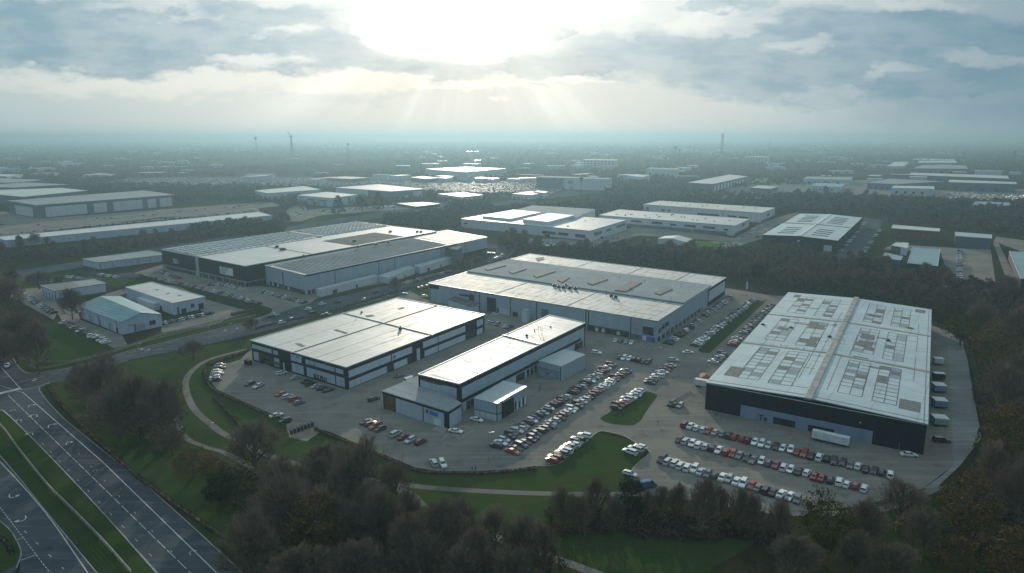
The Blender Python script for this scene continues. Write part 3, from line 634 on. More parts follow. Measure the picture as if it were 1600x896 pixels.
for pts in ([(.15, 3.9), (.35, 3.6), (.5, 1.2), (.62, .9)], [(.3, 1.0), (.45, 2.4), (.55, 3.6), (.75, 3.2)], [(.05, 4.0), (.2, 2.4), (.4, 2.2)], [(.62, 1.2), (.75, .8), (.9, 1.4)], [(.78, 3.4), (.8, 1.8), (.95, 1.0)], [(.5, 3.7), (.9, 3.0)]):
    for k in range(len(pts) - 1):
        p, q = pts[k], pts[k + 1]
        mb.tube((*(a + d_ * p[0] * L_ + n_ * .02), p[1]), (*(a + d_ * q[0] * L_ + n_ * .02), q[1]), .12, .12, 4)
mb.build('graffiti', MT['darkmetal'], C.root, C.off)
C.vent(794, 527, .5, 2.8, pipe=True); C.vent(797, 530, .5, 2.0, pipe=True); C.vent(802, 530, .5, 1.6, pipe=True)
C.vent(841, 519, .9, 3.4, pipe=True); C.vent(845, 520, .5, 3.4, pipe=True); C.vent(847, 522, .5, 3.0, pipe=True); C.vent(823, 525, .7, 1.2); C.vent(860, 511, .5, .8, 'steel'); C.vent(835, 517, .3, 1.2)

# D: big stepped hall behind
D = Bld('distribution_hall', 'wide pale hall with rust-streaked roof bays either side of a grey roof with dark rooflights', [(670, 443), (1027, 502), (1134, 434), (828, 397)], 13.5, 'grey', 'r_rust', over=.3)
mb = MB()   # middle bay, slightly raised grey roof
def bay(bl, a0, b0, a1, b1, z, mat, nm, z0=-.3):
    mb = MB(); bl.rab(mb, a0, b0, a1, b1, z, z0); return mb.build(nm, MT[mat], bl.root, bl.off)
bay(D, .002, .325, .998, .745, .9, 'grey', 'clerestory'); bay(D, -.001, .322, 1.001, .748, 1.15, 'r_grey', 'grey_roof', .9)
for a in (.335, .655): bay(D, a, 0, a + .004, .322, .14, 'r_line', 'roof_joint')
for a in (.36, .62, .84): bay(D, a, .75, a + .004, 1, .14, 'r_line', 'roof_joint')
for pxs in ([(757, 423), (762, 425.5), (791, 418), (787, 415)], [(795, 427.5), (800, 431), (823, 423.5), (817, 420.5)], [(833, 433), (838, 437), (868, 427.5), (860, 425)], [(871, 441), (878, 445), (890, 437), (884, 434)], [(918, 446), (925, 448.5), (950, 440), (942, 436)], [(1022, 461), (1030, 464.5), (1051, 455), (1045, 452)], [(960, 457), (978, 459), (1003, 445), (985, 443)]):
    D.rbox('rooflight', pxs, 1.75, 'r_patch', 1.1)
for pxs in ([(836, 404), (840, 409), (851, 406), (849, 402)],): D.rbox('rooflight', pxs, .2, 'r_patch')
for x, y in ((866, 448), (873, 450), (880, 451), (890, 452), (899, 453), (884, 448)): D.vent(x, y, 1.2, 2.6)
for x, y in ((955, 464), (962, 466), (985, 455)): D.vent(x, y, 1.1, 2.4)
for x, y in ((814, 419), (1007, 446), (1064, 452), (1048, 474), (947, 462), (968, 440), (855, 420)): D.vent(x, y, .3, 4.2, pipe=True)
u = span(D, 1, 1106, 1134); D.w('dark_wall_frame', 1, u[0], D.L(1), .05, 13.0, 'dark', .1); D.w('wall_panel', 1, u[0] + 2, D.L(1) - 2, 3.2, 11.2, 'paler', .16)
D.text(1, 1107.5, 462, 'P', 3.0, 'signblue', .25, .08)
D.w('shopfront', 1, 2, u[0] - 14, .1, 2.7, 'glass', .05); 
for k in range(12): D.w('wall_panel', 1, 7 + k * 8, 8.6 + k * 8, .1, 2.9, 'pale', .12)
for x0, x1, z0, z1 in ((1029, 1033, 5, 8), (1034, 1038, 6, 9), (1039, 1045, 6, 9)): u = span(D, 1, x0, x1); D.w('window', 1, u[0], u[1], z0, z1, 'glass', .06)
for x0, x1, z0, z1, m_, nm in ((671, 686, 10, 12.9, 'dark', 'dark_panel'), (718, 733, 8.4, 9.6, 'dark', 'vent_strip'), (733, 741, 6, 10.5, 'dark', 'loading_door'), (761, 775, .1, 10.6, 'dark', 'loading_door'), (776, 779, 1, 4, 'glass', 'window'),
        (801, 809, .2, 3.4, 'opening', 'loading_door'), (846, 857, .1, 9.0, 'mid', 'loading_door'), (985, 1003, 4.6, 11.3, 'door', 'roller_shutter'), (1004, 1021, 4.0, 9.0, 'glass', 'window')):
    u = span(D, 0, x0, x1); D.w(nm, 0, u[0], u[1], z0, z1, m_, .08)
for x in (749, 797, 838, 915, 919, 985, 671.5): u = span(D, 0, x, x + 1.6); D.w('downpipe', 0, u[0], u[0] + .5, .1, 13, 'dark', .2)
u = span(D, 0, 918, 983); D.w('shopfront', 0, u[0], u[1], .15, 3.6, 'glass', .06); D.w('canopy', 0, u[0], u[1], 3.6, 3.9, 'darkmetal', 1.2)
for x in (930, 940.5, 964): u2 = span(D, 0, x, x + 5); D.w('shop_sign', 0, u2[0], u2[1], .6, 3.0, 'signwhite', .12)
u = span(D, 0, 986, 1024); D.w('graffiti_wall', 0, u[0], u[1], .15, 3.0, 'mid', .1); u = span(D, 0, 1004, 1019); D.w('blue_sign', 0, u[0], u[1], .5, 2.8, 'signblue', .16); u = span(D, 0, 1004.5, 1010.5); D.w('poster', 0, u[0], u[1], .4, 3.0, 'signwhite', .2)
cbox(D, 'loading_annex', [(700, 468), (738, 480), (748, 474.5), (711, 463)], 7, 'pale', 'r_dgrey')
cbox(D, 'dock_box', [(815.5, 484.5), (823, 487), (828, 484), (820, 482)], 8, 'paler', 'r_grey')
u = span(D, 0, 780, 797); 
for k in range(6): D.w('door_panel', 0, u[0] + k * (u[1] - u[0]) / 6 + .1, u[0] + (k + 1) * (u[1] - u[0]) / 6 - .2, .1, 4.5, 'paler', .1)

# E1: black fronted hall and E3: ribbed hall next to it
E1 = Bld('black_fronted_hall', 'hall with black front, white notice board, and roof half ribbed grey and half white', [(252, 390.5), (383.4, 416.2), (682, 362), (560, 347)], 17.5, 'dark', 'r_white', over=.2)
bay(E1, 0, .003, .46, .55, .6, 'r_saw', 'ribbed_roof'); bay(E1, 0, .57, .44, .995, .5, 'r_saw', 'ribbed_roof'); bay(E1, -.001, .55, .46, .57, 1.0, 'dark', 'roof_step')
mb = MB()
for k in range(40):
    b = .01 + .98 * k / 40
    for j in range(9):
        a_ = .02 + .42 * j / 9
        if abs(b - .56) > .02: E1.rab(mb, a_, b + .001 * (j % 3), a_ + .036, b + .0095, 1.15 + .5 * ((j * 7 + k * 5) % 4) / 4, .3)
mb.build('roof_ribbing', MT['r_steel'], E1.roof, E1.off)
bay(E1, .62, .5, .97, .8, .14, 'r_dgrey', 'felt_roof'); bay(E1, .47, .28, 1, .284, .25, 'r_line', 'roof_joint')
E1.w('corner_post', 0, 60, 64.5, .05, 16.9, 'grey', .25); E1.w('plinth', 0, 0, 60, .05, 4.0, 'concrete', .1); E1.w('plinth', 0, 66, E1.L(0), 3.6, 4.6, 'concrete', .35)
E1.w('shopfront', 0, 68, E1.L(0) - 1, .1, 3.5, 'glass', .1); E1.w('shopfront', 0, 6, 58, .1, 3.0, 'glass', .14)
for k in range(7): E1.w('pillar', 0, 68 + k * 11, 70 + k * 11, .05, 3.6, 'concrete', .4)
E1.w('shopfront', 1, 1, 30, .1, 3.6, 'glass', .1); E1.w('plinth', 1, 0, 30, 3.7, 4.6, 'concrete', .3)
u, z = E1.wpx(0, 343, 413.5); u2, z2 = E1.wpx(0, 364.8, 433); E1.w('notice_board', 0, u, u2, z2 + .6, z - 1.4, 'signwhite', .25)
u, z = E1.wpx(0, 270, 403); u2, z2 = E1.wpx(0, 281, 415); E1.w('shop_sign', 0, u, u2, z2 + 1, z - 1, 'mid', .2)
for k, bd in enumerate(('WEFE SHRER', 'SNIA OEITB', 'PRESIBE')): E1.text(0, 345.5, (418.2, 422.2, 426.2)[k], bd, 2.0, 'mid', .3, .01)
E1.text(0, 271, 407, 'Gont', 3.2, 'signwhite', .25, .03); E1.text(0, 272, 411, 'Shere', 2.6, 'signwhite', .25, .02)
for x, y in ((554, 377.5), (559, 387), (433, 387), (440, 391), (444, 391), (475, 402), (607, 380), (588, 383), (652, 363), (610, 363), (658, 363)): E1.vent(x, y, 1.6, 2.2)
E3 = Bld('ribbed_hall', 'grey hall with beige ribbed roof and three low white annexes along its roadside wall', [(414, 415), (476, 430), (761, 371), (697, 360)], 16, 'grey', 'r_saw2', over=.3)
bay(E3, .0, .76, .97, 1.0, .3, 'r_rust', 'white_roof'); bay(E3, 0, .0, .1, .76, .2, 'r_grey', 'gutter')
mb = MB()
for k in range(52):
    b = .02 + .72 * k / 52; E3.rab(mb, .12, b, .97, b + .0055, .55, .0)
mb.build('roof_ribbing', MT['r_grey'], E3.roof, E3.off)
E3.w('downpipe', 0, 27, 28, .05, 14, 'dark', .2); E3.w('shopfront', 0, 6, E3.L(0) - 1, .1, 3.6, 'glass', .1)
for k in range(4): E3.w('shop_sign', 0, 10 + k * 8, 12 + k * 8, .6, 3, ('signwhite', 'signwhite', 'red', 'signwhite')[k], .2)
for k in range(3): E3.w('dark_panel', 1, 2 + k * 4, 4.5 + k * 4, .2, 3.4, 'opening', .08)
for uu in (30, 80, 100, 165, 205): E3.w('downpipe', 1, uu, uu + .6, .05, 15, 'mid', .2)
E3.w('gutter', 1, 0, 190, 14.6, 15.4, 'dark', .25)
E3.w('undercroft', 1, 200, E3.L(1) - 2, .1, 3.2, 'opening', .08); E3.w('wall_band', 1, 196, E3.L(1), 3.3, 4.6, 'dark', .15)
P = cbox(E3, 'corner_tower', [(693, 386), (713, 391), (722, 386), (704, 381)], 14.5, 'mid', 'r_dgrey')
for pxs, hh in (([(494, 451), (500, 453.5), (590, 431.5), (584, 429)], 5.5), ([(590, 431), (606, 434), (648, 418.5), (638, 415)], 5.5), ([(646, 415), (657, 418), (707, 402.5), (700, 400)], 6)):
    P = cbox(E3, 'annex', pxs, hh, 'paler', 'r_steel'); wall_on(E3, P, 1, .2, .27, .1, 3, 'opening', 'door'); wall_on(E3, P, 1, .6, .63, .1, 2.6, 'opening', 'door')

# left estate
L3 = Bld('gabled_workshop', 'pale blue workshop with teal sheet gable roof, cars parked on the grass below', [(188.6, 504), (252, 491), (188, 463), (125.4, 479.8)], 8.0, 'pale', 'r_teal', rise=3.6, thick=.25, cat='workshop')
L3.w('window', 0, 17, 21, 2.2, 5, 'glass', .08); L3.w('door', 0, 7.5, 8.5, .1, 4.6, 'mid', .08); L3.w('roller_shutter', 0, 9, 14.5, .1, 4.4, 'door', .08); L3.w('wall_band', 0, 4, 8.8, 4.7, 4.9, 'dark', .1)
for k in range(7): u_ = 8 + k * 7.4; L3.w('door', 3, u_, u_ + (1.2 if k % 2 else 3.5), .1, 4.4, 'mid' if k % 2 else 'paler', .08)
L3.w('door', 3, L3.L(3) - 8, L3.L(3) - 5.6, .1, 3.4, 'opening', .1)
for k in range(3): L3.w('downpipe', 3, 2 + k * 27, 2.4 + k * 27, .1, 7.6, 'dark', .15)
L4 = Bld('white_workshop', 'flat white roofed pale workshop by the road bend, dark cars in front', [(196, 449), (270, 474), (320, 464), (237, 441)], 8.5, 'pale', 'r_white', cat='workshop', over=.2)
L4.w('door', 1, 2.4, 4.0, .1, 5, 'mid', .08); L4.w('door', 1, 5.5, 9.0, .1, 3.2, 'opening', .1); L4.w('window', 1, 12.5, 15, 2.6, 5.4, 'glass', .1); L4.w('loading_door', 1, 18, 22, .1, 4.4, 'opening', .1)
L4.w('lean_to', 0, 28, 56, .1, 5.0, 'paler', 3.2); L4.w('loading_door', 0, 58, 61, .1, 3.5, 'opening', .1)
for x, y in ((245, 453), (262, 459), (280, 462)): L4.rbox('rooflight', [(x - 3, y), (x + 1, y - 1), (x + 4, y), (x, y + 1.2)], .1, 'r_patch')
L2 = Bld('flat_office', 'low grey flat-roofed unit behind the brown tree, mossy half roof', [(64, 446.4), (86, 454.6), (164.5, 443), (146, 437)], 7.6, 'pale', 'r_moss', cat='office')
bay(L2, .0, .52, 1, 1, .12, 'r_grey', 'roof_patch')
for k in range(5): L2.w('door', 0, 3 + k * 6, 5 + k * 6, .1, 4, 'mid', .08)
L2.w('downpipe', 0, L2.L(0) - 1, L2.L(0), .1, 7, 'dark', .1); L2.w('window', 1, 45, 49, 1, 3, 'glass', .08); L2.w('plinth', 1, 0, L2.L(1), .05, 1, 'mid', .1)
L1 = Bld('long_shed', 'long low pale blue shed tucked beside the black-fronted hall', [(129.5, 405), (154, 410.5), (262, 397.5), (232, 392)], 6.5, 'pale', 'r_grey', cat='shed')
for k in range(8): L1.w('downpipe', 1, 1 + k * 11, 1.3 + k * 11, .1, 6, 'mid', .1)
L1.w('dark_panel', 1, 58, 64, 1, 4.8, 'mid', .1); L1.text(1, 177, 413, '3', 3.2, 'signwhite', .15, .05)

# mid distance halls
def hall(name, label, px, h, wm='pale', rm='r_white', fascia=None, group=None, cat='warehouse', strips=(), rise=0, fh=1.5):
    b = Bld(name, label, px, h, wm, rm, fascia=fascia, group=group, cat=cat, rise=rise, fh=fh)
    for (i, f0, f1, z0, z1, mt, nm) in strips: L = b.L(i); b.w(nm, i, L * f0, L * f1, z0 * h, z1 * h, mt, .25)
    return b
H1 = hall('white_hall', 'broad white hall with stepped roofs standing behind the dark woodland belt', [(721, 342), (921.5, 361), (979.5, 344), (793, 330)], 13, 'paler', 'r_white2',
     strips=[(0, .66, .76, .35, .6, 'glass', 'window'), (0, .78, .85, .35, .6, 'glass', 'window'), (0, .9, .97, .3, .6, 'glass', 'window'), (0, .68, .72, 0, .3, 'opening', 'loading_door'), (1, .1, .3, .4, .7, 'mid', 'window'), (1, .42, .55, .45, .7, 'mid', 'window'), (1, .7, .95, .5, .75, 'mid', 'window'), (0, .02, .05, .5, .65, 'glass', 'window'), (0, .0, 1, .0, .12, 'mid', 'plinth')])
cbox(H1, 'rear_block', [(790, 332.5), (897, 342), (930, 327), (832, 321)], 15, 'paler', 'r_grey'); cbox(H1, 'raised_bay', [(754, 337.5), (797, 342), (845, 332), (803, 328)], 16, 'paler', 'r_white'); cbox(H1, 'raised_bay', [(817, 342.5), (856, 347), (898, 336.5), (858, 333)], 17.5, 'paler', 'r_white')
H2 = hall('white_hall', 'long white hall with strip windows beside the small green pitch', [(936, 336.5), (1148, 353), (1171, 342.6), (968, 327.5)], 12.5, 'paler', 'r_white',
     strips=[(0, .26, .34, .55, .75, 'glass', 'window'), (0, .42, .5, .55, .75, 'glass', 'window'), (0, .56, .6, .5, .7, 'glass', 'window'), (0, .66, .74, .5, .72, 'glass', 'window'), (0, .79, .87, .5, .72, 'glass', 'window'), (0, .93, .96, .45, .62, 'glass', 'window'), (0, .2, .95, .0, .32, 'mid', 'shopfront'), (0, .46, .49, .02, .34, 'paler', 'door'), (0, .7, .73, .02, .4, 'paler', 'door'), (1, .5, .65, .5, .8, 'mid', 'window'), (1, .0, 1, .0, .2, 'mid', 'shopfront')])
H3 = hall('white_hall', 'rearmost long white hall with one wide dark strip window', [(1005.5, 319.5), (1190, 333), (1211, 325), (1031, 314)], 14, 'paler', 'r_white',
     strips=[(0, .49, .67, .3, .5, 'glass', 'window'), (0, .74, .81, .35, .5, 'glass', 'window'), (0, .83, .9, .3, .48, 'glass', 'window'), (0, .17, .2, .4, .6, 'mid', 'window'), (0, .23, .25, .4, .6, 'mid', 'window'), (0, .03, .05, .5, .7, 'mid', 'window'), (0, .7, .705, .0, .9, 'mid', 'downpipe'), (1, .4, .6, .4, .7, 'mid', 'window'), (1, 0, 1, 0, .2, 'mid', 'plinth')])
for bl, n_ in ((H2, 26), (H3, 16), (H1, 8)):
    for k in range(n_):
        P, z = bl.ab(random.uniform(.05, .95), random.uniform(.1, .9)); x, y = proj(P.x, P.y, z); bl.vent(x, y, random.uniform(.6, 1.3), random.uniform(.6, 1.3), random.choice(('steel', 'darkmetal')))
K = Bld('twin_gable_warehouse', 'black walled warehouse with pale double ridged roof and dark slot rooflights', [(1191.6, 367), (1309, 376), (1347, 340.4), (1250, 334)], 12.5, 'dark', 'r_worn', rise=1.8)
K.rline([(1223, 348.5), (1275, 351), (1329, 356.5)], 2.0, .5, 'darkmetal')
mb = MB()
for a0 in (.16, .62):
    for b in (.08, .15, .22, .29, .58, .65, .72, .79, .86): K.rab(mb, a0, b, a0 + .22, b + .012, .5, -.05)
mb.build('rooflight', MT['darkmetal'], K.root, K.off)
mb = MB(); K.rab(mb, .48, 0, .52, .47, .45, -.2); K.rab(mb, .48, .49, .52, 1, .45, -.2); mb.build('ridge_capping', MT['trim'], K.root, K.off)
K.w('loading_door', 0, K.L(0) - 13, K.L(0) - 5, .1, 6.5, 'paler', .15)
for k in range(6): K.w('loading_door', 1, 18 + k * 36, 26 + k * 36, .1, 6, 'opening', .15)
K.w('wall_sign', 0, 37, 40, 8, 9.5, 'signwhite', .2)

hall('office_block', 'dark framed long block with five pale wall panels at the far left', [(12, 314), (57, 321), (273, 304.5), (224, 298)], 20, 'mid', 'r_grey', cat='office block',
     strips=[(0, .25, .85, .05, .75, 'paler', 'wall_panel'), (1, .05, .32, .05, .8, 'paler', 'wall_panel'), (1, .37, .46, .05, .8, 'paler', 'wall_panel'), (1, .51, .73, .05, .8, 'paler', 'wall_panel'), (1, .77, .84, .05, .8, 'paler', 'wall_panel'), (1, .87, .97, .05, .8, 'paler', 'wall_panel'), (3, .1, .8, .1, .7, 'pale', 'wall_panel')])
hall('warehouse', 'white roofed warehouse directly behind the dark framed long block', [(-60, 299), (36, 308), (137, 298), (95, 294)], 19, 'mid', 'r_white')
hall('warehouse', 'dark striped warehouse, third back at the far left edge', [(-60, 292), (20, 293.5), (109, 288.5), (40, 285.5)], 17, 'mid', 'r_grey', strips=[(1, 0.02, .98, .3, .5, 'pale', 'wall_panel'), (0, 0.02, .98, .3, .5, 'pale', 'wall_panel')])
hall('warehouse', 'grey roofed warehouse, fourth back at the far left edge', [(-60, 286), (25, 285.5), (69, 281.5), (-20, 278)], 14, 'mid', 'r_grey')
hall('warehouse', 'rearmost pale roofed warehouse at the far left edge', [(-60, 275.5), (10, 276), (36, 273), (-30, 272)], 12, 'mid', 'r_white')
hall('long_shed', 'very long white roofed shed behind the roadside tree line', [(-8, 371), (10, 376), (425, 337), (404, 331.5)], 8, 'pale', 'r_white', cat='shed')
hall('warehouse', 'pale blue walled warehouse left of the tall dark conifer', [(398, 298), (417.5, 302.5), (501, 296.5), (475, 291)], 14, 'pale', 'r_white', strips=[(1, .35, .55, .3, .7, 'mid', 'loading_door'), (1, .38, .52, .1, .55, 'pale', 'door')])
hall('warehouse', 'white warehouse with dark doorways behind the tall conifer', [(464, 305.5), (519, 310), (559, 304.5), (511, 300)], 15, 'pale', 'r_white', strips=[(0, .1, .12, 0, .8, 'mid', 'door_frame'), (0, .3, .5, 0, .7, 'mid', 'loading_door'), (0, .32, .48, 0, .55, 'pale', 'door'), (0, .62, .82, 0, .7, 'mid', 'loading_door'), (0, .64, .79, 0, .55, 'pale', 'door'), (1, .6, .7, 0, .8, 'mid', 'loading_door')])
hall('warehouse', 'dark blue walled warehouse with wide pale roof behind two conifers', [(523, 293.5), (612, 299.5), (662, 295.5), (592, 288)], 19, 'mid', 'r_white', strips=[(1, .1, .25, .1, .45, 'paler', 'loading_door'), (1, .35, .5, .2, .5, 'paler', 'loading_door'), (1, .65, .95, .2, .85, 'pale', 'wall_panel'), (0, .02, .6, .1, .95, 'pale', 'wall_panel')])
hall('workshop', 'small white workshop with bright roof beside the big car compound', [(684, 303), (722, 308), (754, 305), (727, 301)], 11, 'paler', 'r_white', cat='workshop', strips=[(0, .2, .9, .3, .6, 'mid', 'window')])
hall('carport', 'low white roofed carport on dark posts beyond the lawn', [(620, 318), (650, 323), (688, 318.5), (660, 316)], 4.5, 'dark', 'r_white', cat='carport')
hall('storage_shed', 'thin low shed at the back of the big car compound', [(498, 277.8), (548, 280), (577, 278), (540, 276)], 9, 'mid', 'r_white', cat='shed')
hall('storage_shed', 'little dark walled shed left of the large far white hall', [(641, 277.5), (665, 279.8), (686, 278), (660, 275.5)], 11, 'mid', 'r_white', cat='shed')
FW = hall('warehouse', 'large far white hall with brilliant roof above the car compound', [(664, 264), (726, 269.5), (792, 263.5), (728, 261)], 22, 'pale', 'r_white'); cbox(FW, 'raised_bay', [(690, 266), (730, 269), (742, 267), (700, 265)], 25, 'paler', 'r_white')
hall('warehouse', 'half dark half white flat-fronted hall beyond the tall lattice mast', [(838, 277), (951, 280.5), (956, 278.5), (846, 275)], 26, 'paler', 'r_grey', strips=[(0, 0, .39, 0, .97, 'mid', 'dark_panel'), (0, .45, .52, .5, .75, 'mid', 'shop_sign')])
hall('dark_shed', 'long dark hall with rows of white bay doors, far right of centre', [(1074, 285.5), (1113, 288), (1169, 276), (1140, 273)], 19, 'mid', 'r_white', cat='warehouse', strips=[(1, .05 + k * .085, .09 + k * .085, .1, .8, 'paler', 'loading_door') for k in range(10)])
hall('dark_shed', 'small dark walled flat building beside the long dark hall', [(1172, 293.5), (1203, 295.5), (1216, 292), (1185, 290)], 9, 'mid', 'r_white', cat='shed')
AP = hall('apartment_block', 'white apartment block in haze with rows of small windows', [(910, 250), (963, 251), (966, 249.6), (915, 249)], 32, 'paler', 'r_white', cat='apartments')
for k in range(9):
    for j in range(3): AP.w('window', 0, AP.L(0) * (.04 + k * .105), AP.L(0) * (.09 + k * .105), 8 + j * 8, 12 + j * 8, 'mid', .4)
hall('apartment_block', 'second pale apartment block further right near the lattice tower', [(1162, 245), (1200, 246), (1203, 245), (1167, 244.4)], 30, 'paler', 'r_white', cat='apartments', strips=[(0, .05 + k * .12, .1 + k * .12, .2, .8, 'mid', 'window') for k in range(8)])
hall('marquee', 'white curved marquee next to the small green pitch', [(1028, 373), (1072, 379), (1082, 374), (1040, 369)], 6, 'paler', 'r_white', cat='marquee', rise=2.5)
hall('shed', 'long white shed glimpsed over the trees right of the black twin-ridge warehouse', [(1393, 357), (1467, 362), (1468, 357.5), (1396, 351.5)], 12, 'brick', 'r_white', cat='shed')
hall('shed', 'blue grey shed above the frosted car compound', [(1493, 369), (1549, 373), (1549, 367), (1493, 362.7)], 12, 'mid', 'r_steel', cat='shed')
Q3 = hall('shed', 'square green-grey roofed shed with black front at the right', [(1418, 411.4), (1465, 416), (1468.5, 390), (1426, 387)], 9, 'dark', 'r_teal', cat='shed')
hall('shed', 'small teal roofed shed left of the square green-grey one', [(1377, 403.5), (1407, 407), (1409.5, 401), (1384, 395.5)], 6, 'mid', 'r_teal', cat='shed')
Q5 = hall('office', 'cluster of small white cabins beside the tree belt', [(1393, 384), (1411, 387), (1413, 380), (1400, 379)], 6, 'mid', 'r_white', cat='office'); cbox(Q5, 'wing', [(1408, 386), (1418, 388), (1420, 380), (1411, 379)], 8, 'paler', 'r_white')
hall('shed', 'teal sheet roofed shed cut by the right edge', [(1595, 435.5), (1640, 438), (1614, 395), (1577, 393)], 8, 'dark', 'r_teal', cat='shed')
for lab, px, h, wm, rm in (('dark walled warehouse with pale roof, top of the far right estate', [(1427, 263.5), (1512, 264), (1509, 259), (1442, 258)], 16, 'mid', 'r_grey'), ('raised white roofed warehouse behind the darker one, far right estate', [(1434, 254.5), (1495, 254.5), (1493, 251.5), (1437, 251.5)], 16, 'mid', 'r_white'),
      ('rearmost thin warehouse of the far right estate', [(1424, 249.6), (1492, 251.2), (1491, 249.6), (1428, 248.6)], 12, 'mid', 'r_white'), ('very long pale roofed warehouse across the far right estate', [(1420, 273.5), (1576, 279.5), (1574, 275), (1424, 270)], 14, 'mid', 'r_white'),
      ('blue-black walled warehouse facing the far right car park', [(1482, 285), (1588, 288), (1587, 284.8), (1484, 281.2)], 19, 'mid', 'r_white'), ('low dark warehouse with stepped roof, left of far right estate', [(1355, 286), (1400, 288), (1475, 284), (1390, 279.5)], 14, 'mid', 'r_grey'),
      ('pale walled warehouse in front of the stepped dark one', [(1393, 294), (1460, 295.5), (1459, 291.5), (1396, 290.5)], 12, 'pale', 'r_white'), ('low pale unit with rounded roof left of the far right estate', [(1267, 290.5), (1313, 293), (1320, 288), (1276, 286)], 9, 'pale', 'r_teal'),
      ('faint long block beyond the low pale unit', [(1255, 280), (1330, 281.5), (1332, 277), (1262, 276)], 12, 'pale', 'r_grey'), ('small stacked pale roofs left of the top estate', [(1386, 260), (1412, 260), (1420, 254), (1398, 253)], 10, 'pale', 'r_white'),
      ('white roofed low unit beneath the stacked pale roofs', [(1386, 259.5), (1411, 260.5), (1413, 258.5), (1388, 257.6)], 9, 'mid', 'r_white'),
      ('frosted blue roofed unit half hidden by the right tree belt', [(1518, 321), (1575, 323), (1580, 317), (1526, 315)], 6, 'pale', 'r_teal'),
      ('pale stepped office near the twin floodlight masts', [(1010, 264), (1058, 266), (1061, 263.5), (1016, 262)], 22, 'paler', 'r_grey'), ('small white workshop below the stepped office', [(980, 275), (1004, 277), (1016, 274.5), (994, 272.5)], 14, 'paler', 'r_white'),
      ('low white units in a row behind the lawn', [(800, 303), (830, 305), (855, 301), (828, 299)], 9, 'paler', 'r_white'), ('white cabin at the end of the row by the woods', [(834, 300), (852, 302), (856, 299.5), (840, 298)], 11, 'paler', 'r_white')):
    hall('industrial_unit', lab, px, h, wm, rm, cat='warehouse', strips=[(0, .1 + .2 * k, .16 + .2 * k, .0, .45, 'glass', 'loading_door') for k in range(4)])
# far scattered roofs in the haze, alike to the eye
rr = random.Random(3); spec = []
for k in range(235):
    py = 228 + 58 * rr.random() ** 1.6; px = rr.uniform(0, 1600)
    if 300 < px < 620 and 240 < py < 272 and rr.random() < .8: continue
    spec.append((px, py))
for (px, py) in spec:
    x, y = G(px, py); w = rr.uniform(18, 60) * (1 + y / 6000); d = rr.uniform(15, 30) * (1 + y / 5000); a = math.radians(rr.choice((-36, -36, 5, 54)) + rr.uniform(-4, 4)); h = rr.uniform(6, 12) * (1 + y / 12000)
    if any(inpoly(x, y, f) for f in FOOT): continue
    dx = Vector((math.cos(a), math.sin(a))) * w / 2; dy = Vector((-math.sin(a), math.cos(a))) * d / 2; c0 = Vector((x, y))
    P = [c0 - dx - dy, c0 + dx - dy, c0 + dx + dy, c0 - dx + dy]
    r = empty('distant_building', 'pale roofed building far off among hazy trees', 'building', (x, y, 0), 0, 'distant buildings scattered in the haze')
    MB().prism(P, 0, h).build('wall', MT[rr.choice(('paler', 'pale', 'mid', 'paler'))], r, (x, y, 0))
    MB().prism([c0 + (p - c0) * 1.02 for p in P], h + .01, h + .6).build('roof', MT[rr.choice(('r_white', 'r_grey', 'r_white', 'r_steel'))], r, (x, y, 0))
    FOOT.append([tuple(p) for p in P])
